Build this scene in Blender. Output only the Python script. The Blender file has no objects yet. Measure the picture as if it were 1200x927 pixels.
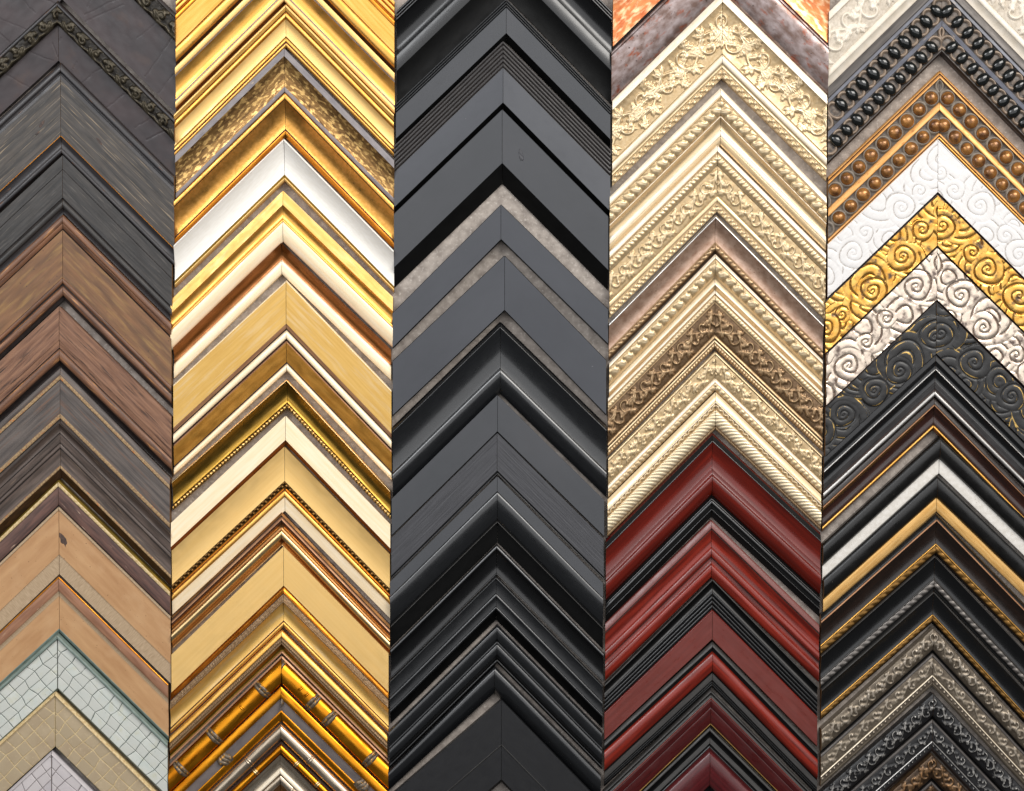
import bpy, math, random
import numpy as np
from mathutils import Vector

# ------------------------------------------------------------------ camera, world, lamps, exposure
SC = bpy.context.scene
COL = SC.collection
D = 2.8                                   # metres from the wall to the lens
CX, CZ = 0.600, 0.4635                    # the middle of the display wall that is in view
cam_data = bpy.data.cameras.new('camera')
cam = bpy.data.objects.new('camera', cam_data); COL.objects.link(cam)
cam.location = (CX, -D, CZ); cam.rotation_euler = (math.radians(90), 0, 0)
cam_data.sensor_width = 36; cam_data.lens = 36 * D / 1.2
cam_data.clip_start = 0.05; cam_data.clip_end = 60
SC.camera = cam
w = bpy.data.worlds.new('World'); SC.world = w; w.use_nodes = True
bg = w.node_tree.nodes['Background']
bg.inputs[0].default_value = (0.93, 0.96, 1.0, 1); bg.inputs[1].default_value = 0.085

def area(name, loc, target, sx, sy, power, colour):
    d = bpy.data.lights.new(name, 'AREA'); d.shape = 'RECTANGLE'; d.size = sx; d.size_y = sy
    d.energy = power; d.color = colour
    o = bpy.data.objects.new(name, d); COL.objects.link(o); o.location = loc
    o.rotation_euler = (Vector(target) - Vector(loc)).to_track_quat('-Z', 'Y').to_euler()
    return o
area('unseen_lamp', (CX + 1.30, -1.75, CZ + 1.45), (CX + 0.1, 0, CZ), 1.5, 0.9, 42, (1.0, 0.965, 0.91))  # overhead key light from the upper right
area('unseen_lamp', (CX - 1.40, -1.9, CZ + 1.40), (CX - 0.1, 0, CZ), 1.3, 0.8, 21, (0.96, 0.98, 1.0))  # added weaker lamp, so ribs on the left arms catch a highlight too
area('unseen_lamp', (CX + 0.1, -3.2, CZ + 0.9), (CX, 0, CZ - .1), 6.0, 3.2, 74, (0.98, 0.985, 1.0))  # added soft fill panel facing the wall, not a ceiling fitting

vs = SC.view_settings
vs.view_transform = 'Standard'; vs.look = 'None'; vs.exposure = 0.22; vs.gamma = 1.0; vs.use_curve_mapping = False
SC.cycles.use_denoising = True
SC.cycles.max_bounces = 6

# ------------------------------------------------------------------ materials
def lin(h):
    h = h.lstrip('#')
    c = [int(h[i:i + 2], 16) / 255 for i in (0, 2, 4)]
    return tuple(x / 12.92 if x <= 0.04045 else ((x + 0.055) / 1.055) ** 2.4 for x in c) + (1.0,)

MATS = {}
def mk(name, a, b=None, su=.08, sv=.5, lo=.35, hi=.65, rough=.4, metal=0.0, spec=.5, coat=0.0,
       wear=None, wsu=.05, wsv=.4, wlo=.6, whi=.68, wmetal=None,
       patina=None, plo=.0, phi=.45, ridge=None, rlo=.75, rhi=.95, rmetal=None,
       speck=None, sscale=.5, slo=.72, bump=.15, bsu=.12, bsv=.9, bdist=.00008, nw=.5, nf=.35, rvar=.12, mvar=.12, objc=False, tone=0.0):
    m = bpy.data.materials.new(name); m.use_nodes = True
    nt = m.node_tree; N = nt.nodes; L = nt.links
    P = N['Principled BSDF']
    P.inputs['Roughness'].default_value = rough; P.inputs['Metallic'].default_value = metal
    P.inputs['Specular IOR Level'].default_value = spec
    if coat: P.inputs['Coat Weight'].default_value = coat; P.inputs['Coat Roughness'].default_value = .12
    tc = N.new('ShaderNodeTexCoord')
    src = N.new('ShaderNodeNewGeometry').outputs['Position'] if objc else tc.outputs['UV']
    def noise(x, y, detail=4, off=0.0, dist=0.0):
        mp = N.new('ShaderNodeMapping'); L.new(src, mp.inputs[0])
        mp.inputs['Scale'].default_value = (x, y, y); mp.inputs['Location'].default_value = (off, off * .7, 0)
        n = N.new('ShaderNodeTexNoise'); L.new(mp.outputs[0], n.inputs['Vector'])
        n.inputs['Scale'].default_value = 1; n.inputs['Detail'].default_value = detail
        n.inputs['Distortion'].default_value = dist
        return n.outputs[0]
    def ramp(x, lo, hi):
        r = N.new('ShaderNodeMapRange'); r.clamp = True
        L.new(x, r.inputs[0]); r.inputs[1].default_value = lo; r.inputs[2].default_value = hi
        return r.outputs[0]
    def mix(f, c1, c2):
        x = N.new('ShaderNodeMix'); x.data_type = 'RGBA'
        if isinstance(f, float): x.inputs[0].default_value = f
        else: L.new(f, x.inputs[0])
        for i, c in ((6, c1), (7, c2)):
            if isinstance(c, tuple): x.inputs[i].default_value = c
            else: L.new(c, x.inputs[i])
        return x.outputs[2]
    def mixf(f, c1, c2):
        x = N.new('ShaderNodeMix'); L.new(f, x.inputs[0])
        for i, c in ((2, c1), (3, c2)):
            if isinstance(c, float): x.inputs[i].default_value = c
            else: L.new(c, x.inputs[i])
        return x.outputs[0]
    met = float(metal)
    c = lin(a)
    if b is None:
        d = tuple(x * (1 - mvar) for x in c[:3]) + (1,)
    else: d = lin(b)
    c = mix(ramp(noise(su, sv, 5), lo, hi), c, d)
    if wear:
        f = ramp(noise(wsu, wsv, 6, 31.0), wlo, whi)
        c = mix(f, c, lin(wear))
        if wmetal is not None: met = mixf(f, met, float(wmetal))
    if speck:
        f = ramp(noise(sscale, sscale, 2, 77.0), slo, slo + .03)
        c = mix(f, c, lin(speck))
    if tone:
        oi = N.new('ShaderNodeObjectInfo'); c = mix(ramp(oi.outputs['Random'], 0, 1), c, tuple(x * (1 - tone) for x in lin(a)[:3]) + (1,))
    if patina or ridge:
        at = N.new('ShaderNodeAttribute'); at.attribute_name = 'relief'
        j = N.new('ShaderNodeMath'); j.operation = 'ADD'
        k = N.new('ShaderNodeMath'); k.operation = 'MULTIPLY_ADD'; L.new(noise(nf, nf, 4, 9.0), k.inputs[0])
        k.inputs[1].default_value = nw; k.inputs[2].default_value = -nw / 2
        L.new(at.outputs['Fac'], j.inputs[0]); L.new(k.outputs[0], j.inputs[1])
        if patina: c = mix(ramp(j.outputs[0], plo, phi), lin(patina), c)
        if ridge:
            f = ramp(j.outputs[0], rlo, rhi); c = mix(f, c, lin(ridge))
            if rmetal is not None: met = mixf(f, met, float(rmetal))
    L.new(c, P.inputs['Base Color'])
    if not isinstance(met, float): L.new(met, P.inputs['Metallic'])
    rr = N.new('ShaderNodeMapRange'); L.new(noise(.06, .12, 3, 5.0), rr.inputs[0])
    rr.inputs[1].default_value = .3; rr.inputs[2].default_value = .7
    rr.inputs[3].default_value = max(.02, rough - rvar * .6); rr.inputs[4].default_value = min(1, rough + rvar)
    L.new(rr.outputs[0], P.inputs['Roughness'])
    if bump:
        bp = N.new('ShaderNodeBump'); bp.inputs['Strength'].default_value = bump; bp.inputs['Distance'].default_value = bdist
        L.new(noise(bsu, bsv, 4, 3.0), bp.inputs['Height']); L.new(bp.outputs[0], P.inputs['Normal'])
    MATS[name] = m
    return m

# the wall felt and raw wood
mk('felt', '#b0a69d', '#877e77', su=.10, sv=.10, lo=.3, hi=.7, rough=.95, spec=.1, bump=.6, bsu=.9, bsv=.9, bdist=.0002, wear='#c9c1b8', wsu=.3, wsv=.3, wlo=.55, whi=.8)
mk('raw_wood', '#8a6846', '#5d4229', su=1.2, sv=1.2, rough=.8, spec=.2)
mk('dark_end', '#2a2320', '#15110f', rough=.7, spec=.3)
# column of weathered woods
mk('plum', '#3b3031', '#2d2729', su=.02, sv=.03, rough=0.5, wear='#46352f', wsu=.03, wsv=.04, wlo=.58, whi=.8, patina='#1c1514', plo=-.2, phi=.3, bump=.2, bsu=.5, bsv=.5)
mk('bronze_leaf', '#51493a', '#383226', su=.2, sv=.2, rough=0.4, metal=0.5, patina='#17120c', plo=.05, phi=.6, bump=.3, bsu=.4, bsv=.4)
mk('umber_edge', '#2b2220', '#181312', rough=.5)
mk('slate_wood', '#504943', '#33302e', su=0.015, sv=0.22, rough=.5, wear='#8d7c66', wsu=0.02, wsv=0.55, wlo=0.58, whi=0.7, bump=.7, bsu=0.02, bsv=0.5, bdist=0.0004)
mk('slate_rail', '#423e3e', '#2e2d30', su=.02, sv=0.28, rough=.38, wear='#8c5c34', wsu=.03, wsv=0.35, wlo=.66, whi=.74, bump=.4, bsu=0.02, bsv=0.5, bdist=0.0004)
mk('char_wood', '#3d3936', '#262423', su=.02, sv=0.28, rough=.48, wear='#6a625a', wsu=.03, wsv=0.5, wlo=.60, whi=.78, bump=.8, bsu=0.02, bsv=0.5, bdist=0.0004)
mk('rust_wood', '#88603f', '#61452f', su=0.02, sv=0.15, rough=.5, wear='#9c7947', wsu=0.03, wsv=0.22, wlo=0.5, whi=0.8, speck='#3c2a20', sscale=.35, slo=.70, bump=.6, bsu=0.03, bsv=0.4, bdist=0.0004, lo=0.3, hi=0.7)
mk('rust_rail', '#855b40', '#523a2e', su=.02, sv=0.28, rough=.42, wear='#c28a52', wsu=.03, wsv=0.4, wlo=.60, whi=.72, bump=.4, bsu=0.02, bsv=0.5, bdist=0.0004)
mk('cedar_wood', '#926a50', '#6b4835', su=.02, sv=0.28, rough=.55, wear='#352319', wsu=0.03, wsv=0.45, wlo=0.56, whi=0.7, bump=.8, bsu=0.02, bsv=0.5, bdist=0.0004)
mk('grey_wood', '#655b55', '#423b38', su=.018, sv=0.28, rough=.5, wear='#6d4f3e', wsu=.02, wsv=0.3, wlo=.55, whi=.75, bump=.8, bsu=0.02, bsv=0.5, bdist=0.0004)
mk('tan_strip', '#a98c62', '#7d6146', su=.5, sv=.5, rough=.6, wear='#b06c33', wsu=.1, wsv=.3, wlo=.6, whi=.7)
mk('taupe_wood', '#61524a', '#3c312a', su=.02, sv=0.28, rough=.5, wear='#7e6b5a', wsu=.03, wsv=0.45, wlo=.6, whi=.75, bump=.5, bsu=0.02, bsv=0.5, bdist=0.0004)
mk('deep_brown', '#4d331c', '#2f2013', rough=.5)
mk('cream_edge', '#dcc596', '#b99a66', su=.3, sv=.5, rough=.6)
mk('olive_gilt', '#a58a35', '#77601f', su=.05, sv=.3, rough=.35, metal=.8)
mk('peeled_brown', '#6e4f45', '#4c3833', su=.03, sv=0.3, rough=.55, wear='#b59a86', wsu=.05, wsv=0.45, wlo=.66, whi=.72, bump=.6, bsu=.06, bsv=0.5, bdist=0.0004)
mk('peeled_tan', '#a5775a', '#875d45', su=.03, sv=0.3, rough=.55, wear='#cdb79a', wsu=.06, wsv=0.45, wlo=.67, whi=.72, bump=.5, bsu=.06, bsv=0.5, bdist=0.0004)
mk('tan_panel', '#c2976a', '#ab7d52', su=0.02, sv=0.12, lo=0.3, hi=0.75, rough=.5, wear='#c49c72', wsu=.04, wsv=.05, wlo=0.5, whi=0.85, speck='#80593a', sscale=0.35, slo=0.7, bump=.2, bsu=0.04, bsv=0.4, bdist=0.0003)
mk('linen', '#bda588', '#a48c70', su=1.3, sv=.12, rough=.85, spec=.15, bump=.6, bsu=1.6, bsv=.2)
mk('knot', '#5d4436', '#2f221d', su=.2, sv=.2, rough=.5, bump=.7, bsu=.3, bsv=.3)
mk('teal_tile', '#d0d1c9', '#c1c7c0', su=.05, sv=.05, rough=.35, wear='#c4c3ae', wsu=0.12, wsv=0.12, wlo=0.5, whi=0.75, speck='#6d7a78', sscale=.4, slo=.71, bump=.5, bsu=.35, bsv=.35, bdist=0.00012, tone=0.14)
mk('teal_grout', '#6f7872', '#59615d', rough=.6, bump=.3)
mk('teal_edge', '#85938a', '#67776f', rough=.4)
mk('beige_tile', '#b5a284', '#a38e72', su=.05, sv=.05, rough=.38, wear='#cbb795', wsu=.25, wsv=.25, wlo=.6, whi=.75, bump=.6, bsu=.35, bsv=.35, bdist=0.00015, tone=0.14)
mk('beige_grout', '#d2bd92', '#b9a176', rough=.5)
mk('white_tile', '#cfc7c6', '#b8b1b3', su=.05, sv=.05, rough=.35, speck='#8b8381', sscale=.3, slo=.7, bump=.5, bsu=.3, bsv=.3, bdist=0.00012, tone=0.14)
mk('white_grout', '#8a8280', '#77706e', rough=.5)
# column of golds
mk('gold', '#ecb762', '#dba049', su=.02, sv=0.3, rough=.34, metal=.9, bump=.25, bsu=.03, bsv=1.6, bdist=4e-05)
mk('pale_gold', '#f5cb82', '#f0c478', su=0.012, sv=0.3, rough=.42, metal=0.6, bump=.4, bsu=.02, bsv=0.5, bdist=0.0001)
mk('deep_gold', '#cd8630', '#a8661c', su=.03, sv=.4, rough=.28, metal=.95, bump=.2, bsu=.03, bsv=1.2)
mk('leaf_gold', '#dca255', '#c58f44', su=.25, sv=.25, rough=.33, metal=.9, bump=.6, bsu=.6, bsv=.6, bdist=0.00012)
mk('grey_bole', '#8d8585', '#767073', su=.06, sv=.2, rough=.5, wear='#b9a590', wsu=.1, wsv=.3, wlo=.65, whi=.75)
mk('scraped_gilt', '#a07a48', '#5a4128', su=0.04, sv=0.25, lo=0.3, hi=0.7, rough=.38, metal=.8, bump=0.9, bsu=0.15, bsv=0.4, bdist=0.0005, wear='#d8b06e', wsu=0.12, wsv=0.28, wlo=0.5, whi=0.6)
mk('white_lacquer', '#f3eee6', '#ece6dc', rough=.22, spec=.5, bump=.05, rvar=.05, mvar=.03)
mk('cream', '#fbe7c6', '#f5dbb0', su=.02, sv=0.3, rough=.35, metal=0.2, bump=.15, bsu=.03, bsv=1.4)
mk('burnt_cove', '#9d6232', '#7d4a1b', su=.02, sv=.3, rough=.3, metal=0.65)
mk('olive_gold', '#dcb264', '#d0a455', su=0.012, sv=0.3, rough=.42, metal=0.55, wear='#dcbd88', wsu=0.02, wsv=0.2, wlo=.5, whi=.75, bump=.4, bsu=.1, bsv=1.2)
mk('rose_edge', '#b0835f', '#8f6447', su=.02, sv=.3, rough=.4, metal=.5)
mk('dark_line', '#3b1d0e', '#241108', rough=.5)
mk('amber_panel', '#d99d47', '#bc8234', su=.03, sv=.2, rough=.36, metal=.8)
mk('antique_olive', '#a8823a', '#876624', su=.02, sv=.3, rough=.3, metal=.95)
mk('bead_gold', '#edcb86', '#cfa258', rough=.25, metal=.95, patina='#3a2608', plo=.0, phi=.5)
mk('bronze', '#b58350', '#93653c', su=.02, sv=.4, rough=.27, metal=.9)
mk('bright_gold', '#f3d29a', '#e6c086', su=.02, sv=.4, rough=0.26, metal=.95)
mk('grit_bronze', '#927452', '#6c5339', su=.8, sv=.8, rough=.5, metal=.6, speck='#e8d6c0', sscale=1.2, slo=.66, bump=.8, bsu=1.4, bsv=1.4)
mk('bamboo_gold', '#e79a24', '#bd7212', su=.02, sv=.12, rough=0.24, metal=.95, wear='#8a4a0c', wsu=.03, wsv=.2, wlo=.6, whi=.75, bump=.3, bsu=.05, bsv=.6)
mk('node_grey', '#7b6d5b', '#54483c', su=.3, sv=.3, rough=.4, metal=.4, wear='#c98f35', wsu=.3, wsv=.3, wlo=.55, whi=.65)
mk('slate_panel', '#6f6562', '#5c5452', su=.04, sv=.1, rough=.45, wear='#c08a45', wsu=.06, wsv=.25, wlo=.66, whi=.72)
mk('silver', '#cbbca8', '#a8967f', su=.02, sv=.4, rough=.26, metal=.9, wear='#8d7358', wsu=.05, wsv=.3, wlo=.58, whi=.8, bump=.3)
# column of blacks
mk('slate_satin', '#3f4044', '#393b3f', su=0.008, sv=0.012, rough=.42, spec=.5, bump=.08, bsu=0.03, bsv=0.06, rvar=.10, speck='#77777a', sscale=0.16, slo=0.765)
mk('slate_blue', '#404248', '#3a3c42', su=0.008, sv=0.012, rough=.40, spec=.5, bump=.08, bsu=0.03, bsv=0.06, rvar=.10, speck='#77777a', sscale=0.16, slo=0.765)
mk('slate_grain', '#3f3f43', '#323236', su=.02, sv=0.4, rough=.42, bump=1.0, bsu=0.02, bsv=0.6, bdist=0.0004)
mk('gloss_black', '#0d0d0e', '#0a0a0b', rough=0.26, spec=.5, coat=.25, bump=.05, rvar=.06)
mk('satin_black', '#191a1c', '#141517', rough=0.34, spec=.5, bump=.06, rvar=.08)
mk('sheen_black', '#17181a', '#121315', rough=.27, spec=.6, coat=.5, bump=.04, rvar=.05)
mk('soft_black', '#1f1f21', '#1b1b1d', rough=.45, spec=.4, bump=.08, rvar=.08)
mk('void_black', '#060606', '#050505', rough=.6, spec=.2, bump=.05)
mk('fillet_brown', '#2c2725', '#211d1c', rough=.35, bump=.1)
# column of champagne carving and mahogany
mk('copper', '#d98a55', '#b8623a', su=.06, sv=.12, rough=.33, metal=.8, wear='#f4c79a', wsu=.08, wsv=.2, wlo=.48, whi=.66, bump=.5, bsu=.2, bsv=.4)
mk('pewter_wash', '#a09290', '#6d5850', su=.07, sv=.12, rough=.33, metal=.7, wear='#8a4b34', wsu=.07, wsv=.15, wlo=.56, whi=.7, speck='#4a3b36', sscale=.3, slo=.68, bump=.5, bsu=.2, bsv=.3, bdist=0.0001)
mk('champagne', '#dfc9a2', '#d0b68b', su=.05, sv=.4, rough=.32, metal=.6, bump=.15)
mk('champagne_carved', '#dcc59f', '#ccb085', su=.2, sv=.2, rough=.34, metal=0.5, patina='#a68b62', plo=-.15, phi=.4, ridge='#ecdab8', rlo=.7, rhi=1.1, bump=.3, bsu=.6, bsv=.6)
mk('ivory_rim', '#f3e6d0', '#e9d7bb', rough=.3, metal=0.2, bump=.08)
mk('champagne_cove', '#d8c09a', '#c6aa80', su=.02, sv=.5, rough=.26, metal=0.55, bump=.15)
mk('mauve_silver', '#c4a692', '#a5846f', su=.10, sv=.15, rough=.36, metal=.65, speck='#8f6a55', sscale=.5, slo=.66, bump=.4, bsu=.6, bsv=.6)
mk('brown_carved', '#c3a67e', '#af8f68', su=.2, sv=.2, rough=.34, metal=.6, patina='#6b5134', plo=-.1, phi=.5, ridge='#ead2a8', rlo=.7, rhi=1.0, bump=.3, bsu=.6, bsv=.6)
mk('umber_carved', '#a08260', '#86694a', su=.2, sv=.2, rough=.32, metal=.55, patina='#4b3723', plo=-.1, phi=.5, ridge='#c9ad86', rlo=.7, rhi=1.0, bump=.3, bsu=.6, bsv=.6)
mk('mahogany', '#701d11', '#57150c', su=0.012, sv=0.22, rough=0.27, spec=0.45, coat=0.12, bump=.1, bsu=.03, bsv=.8, rvar=.06)
mk('mahogany_pale', '#70312a', '#632922', su=.015, sv=0.25, rough=.32, spec=.5, coat=.15, bump=.3, bsu=.03, bsv=1.4)
mk('mahogany_grain', '#87281a', '#5f180e', su=0.01, sv=0.22, rough=0.28, coat=0.12, bump=.2, bsu=.03, bsv=1.2, spec=0.45, lo=0.42, hi=0.6)
mk('maroon', '#4a0f0e', '#370909', su=.015, sv=.4, rough=0.3, coat=0.15, bump=.1)
mk('oxblood', '#57171a', '#410e11', su=.015, sv=.3, rough=0.3, coat=0.15, bump=.1)
mk('worn_grey', '#3d3b39', '#2c2a28', su=.03, sv=.5, rough=.4, bump=.4, bsu=.05, bsv=1.0)
mk('gilt_line', '#8a6a34', '#6b4f22', rough=.35, metal=0.5)
# column of beads and scrolls
mk('cream_carved', '#e4dacb', '#d8ccba', su=.1, sv=.1, rough=.4, patina='#a99c8a', plo=-.1, phi=.35, bump=.2, bsu=.5, bsv=.5)
mk('graphite', '#5d5753', '#484340', su=.03, sv=.3, rough=.4, metal=.3, bump=.2)
mk('taupe_cup', '#a18e7c', '#857464', su=.2, sv=.2, rough=.45, patina='#2d2622', plo=0.05, phi=0.5, bump=.3, bsu=.5, bsv=.5)
mk('blue_grey', '#666873', '#55565f', su=.06, sv=.3, rough=.4, wear='#8a7f78', wsu=.1, wsv=.3, wlo=.6, whi=.7)
mk('jet_bead', '#161817', '#0e0f0e', su=200, sv=200, rough=0.16, spec=.6, bump=0, objc=True)
mk('brown_bead', '#a8733a', '#533420', su=130, sv=130, lo=0.35, hi=0.7, rough=.28, metal=.35, bump=0.15, bsu=300, bsv=300, objc=True)
mk('cup_grey', '#857a6d', '#6f655a', su=.2, sv=.2, rough=.5, patina='#4a4038', plo=0.05, phi=0.5, bump=.3, bsu=.5, bsv=.5)
mk('apricot_gilt', '#e0a868', '#c98f4c', su=.05, sv=.3, rough=.38, metal=.5, wear='#a8703a', wsu=.1, wsv=.3, wlo=.6, whi=.7)
mk('white_scroll', '#dfdcda', '#d8d5d3', rough=.3, patina='#aaa29b', plo=-0.02, phi=0.26, bump=.05, rvar=.05, mvar=.02)
mk('gold_scroll', '#eebd66', '#d99c42', su=.1, sv=.1, rough=0.24, metal=0.85, patina='#6a3f0e', plo=-0.05, phi=0.4, wear='#54402c', wsu=0.09, wsv=0.09, wlo=0.54, whi=0.68, wmetal=.2, bump=.5, bsu=.5, bsv=.5, bdist=0.0001)
mk('silver_scroll', '#eddcc8', '#d6c4b3', su=.1, sv=.1, rough=0.24, metal=0.8, patina='#7b6659', plo=0.0, phi=0.36, wear='#6a5a52', wsu=0.09, wsv=0.09, wlo=0.52, whi=0.68, wmetal=.2, bump=.5, bsu=.5, bsv=.5, bdist=0.0001)
mk('black_scroll', '#232222', '#1c1b1b', rough=.4, ridge='#c2a05a', rlo=0.75, rhi=0.95, rmetal=.6, nw=1.6, bump=.2, bsu=.5, bsv=.5, nf=0.06)
mk('bright_silver', '#c9c5c0', '#a9a5a0', su=.02, sv=.5, rough=.28, metal=.9)
mk('fading_silver', '#4a4848', '#343232', su=.02, sv=.9, rough=.3, metal=.5, bump=.4, bsu=.03, bsv=1.4)
mk('walnut', '#371c14', '#25120d', su=.02, sv=.3, rough=.26, coat=.3, bump=.15)
mk('black_speckled', '#131211', '#0e0d0c', rough=.3, spec=.5, speck='#8c8377', sscale=.55, slo=.76, bump=.25, bsu=.4, bsv=.7)
mk('white_lip', '#e4dfd8', '#d5cfc6', su=.2, sv=.2, rough=.5, speck='#a08c78', sscale=.6, slo=.70, bump=.3, bsu=.8, bsv=.8)
mk('gold_lip', '#eec07a', '#d9a45a', su=.03, sv=.5, rough=.38, metal=.6, speck='#8a5a2a', sscale=.5, slo=.72)
mk('dark_walnut', '#21140d', '#160d08', su=.02, sv=.3, rough=.3, coat=.2, bump=.15)
mk('rope_gold', '#7a5a2e', '#62461f', rough=.3, metal=.85, patina='#3a220a', plo=-0.1, phi=0.4)
mk('rope_silver', '#75706b', '#5f5a56', rough=.3, metal=.85, patina='#1d1a18', plo=-0.1, phi=0.5)
mk('pewter', '#8f8372', '#7b6f60', su=.06, sv=.2, rough=.38, metal=.55, patina='#4a4036', plo=-.15, phi=.35, ridge='#d0c3b3', rlo=0.6, rhi=0.95, bump=.3, bsu=.5, bsv=.5)
mk('black_carved', '#1d1c1d', '#171617', rough=.38, ridge='#c2beb8', rlo=0.62, rhi=0.9, rmetal=.5, bump=.2, bsu=.5, bsv=.5)
mk('bronze_carved', '#7d6144', '#5d4630', su=.1, sv=.1, rough=.34, metal=.55, patina='#241910', plo=-.05, phi=.5, ridge='#c9935e', rlo=.7, rhi=1.0, bump=.3, bsu=.5, bsv=.5)

# ------------------------------------------------------------------ carved relief, rastered on the rail's own plane (u along, v across, millimetres)
class Relief:
    RES = .5
    def __init__(s, ul, vl, seed):
        s.ul, s.vl = ul, vl
        s.nu = int(ul / s.RES) + 3; s.nv = int(vl / s.RES) + 3
        s.H = np.zeros((s.nv, s.nu)); s.rng = random.Random(seed)
        s.U, s.V = np.meshgrid(np.arange(s.nu) * s.RES, np.arange(s.nv) * s.RES)
    def win(s, u, v, r):
        a = max(0, int((u - r) / s.RES)); b = min(s.nu, int((u + r) / s.RES) + 2)
        c = max(0, int((v - r) / s.RES)); d = min(s.nv, int((v + r) / s.RES) + 2)
        return None if a >= b or c >= d else (slice(c, d), slice(a, b))
    def dot(s, u, v, r, h):
        w = s.win(u, v, r)
        if w is None: return
        q = 1 - ((s.U[w] - u) ** 2 + (s.V[w] - v) ** 2) / (r * r)
        s.H[w] = np.maximum(s.H[w], h * np.sqrt(np.clip(q, 0, 1)))
    def stroke(s, pts, r0, r1, h0, h1=None):
        h1 = h0 if h1 is None else h1
        n = len(pts)
        for i, (u, v) in enumerate(pts):
            t = i / max(1, n - 1)
            s.dot(u, v, r0 + (r1 - r0) * t, h0 + (h1 - h0) * t)
    def groove(s, pts, r, d):
        for u, v in pts:
            w = s.win(u, v, r)
            if w is None: continue
            q = np.clip(1 - ((s.U[w] - u) ** 2 + (s.V[w] - v) ** 2) / (r * r), 0, 1)
            s.H[w] = np.minimum(s.H[w], s.H[w] * (1 - q) + (-d) * q)
    def spiral(s, u, v, R, turns, a0, sgn, r0, r1, h):
        n = int(turns * 2 * math.pi * R / 1.2) + 8
        pts = []
        for i in range(n):
            t = i / (n - 1); a = a0 + sgn * turns * 2 * math.pi * t; r = R * (1 - t) ** .85 + .2
            pts.append((u + r * math.cos(a), v + r * math.sin(a)))
        s.stroke(pts, r0, r1, h, h * .9); s.dot(u, v, r1 * 1.7, h * 1.05)
    def leaf(s, u, v, ang, Ln, W, h, veins=3):
        w = s.win(u, v, Ln + 1)
        if w is None: return
        x = s.U[w] - u; y = s.V[w] - v
        a = (x * math.cos(ang) + y * math.sin(ang)) / Ln; b = -x * math.sin(ang) + y * math.cos(ang)
        ok = (a > 0) & (a < 1)
        ac = np.clip(a, 1e-4, .9999)
        wd = W * np.sin(math.pi * ac ** .75) * (1 + .22 * np.sin(ac * math.pi * 2 * veins))
        q = np.clip(1 - (b / np.maximum(wd, .05)) ** 2, 0, 1)
        hh = h * np.sqrt(q) * (.55 + .45 * np.sin(math.pi * ac ** .6)) * (1 - .35 * np.exp(-(b / .55) ** 2))
        hh *= 1 + .18 * np.cos((np.abs(b) / max(W, .1) * 2.2 - ac * veins) * 2 * math.pi)
        s.H[w] = np.where(ok, np.maximum(s.H[w], hh), s.H[w])
    def noise(s, cell, amp):
        n = np.random.RandomState(s.rng.randrange(10 ** 6))
        g = n.rand(int(s.vl / cell) + 4, int(s.ul / cell) + 4)
        iu = s.U / cell; iv = s.V / cell
        a = iu.astype(int); b = iv.astype(int); fu = iu - a; fv = iv - b
        fu = fu * fu * (3 - 2 * fu); fv = fv * fv * (3 - 2 * fv)
        x = (g[b, a] * (1 - fu) + g[b, a + 1] * fu) * (1 - fv) + (g[b + 1, a] * (1 - fu) + g[b + 1, a + 1] * fu) * fv
        s.H = s.H + amp * x
    def sample(s, u, v):
        x = np.clip(u / s.RES, 0, s.nu - 1.001); y = np.clip(v / s.RES, 0, s.nv - 1.001)
        a = x.astype(int); b = y.astype(int); fu = x - a; fv = y - b
        H = s.H
        return (H[b, a] * (1 - fu) + H[b, a + 1] * fu) * (1 - fv) + (H[b + 1, a] * (1 - fu) + H[b + 1, a + 1] * fu) * fv

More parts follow.
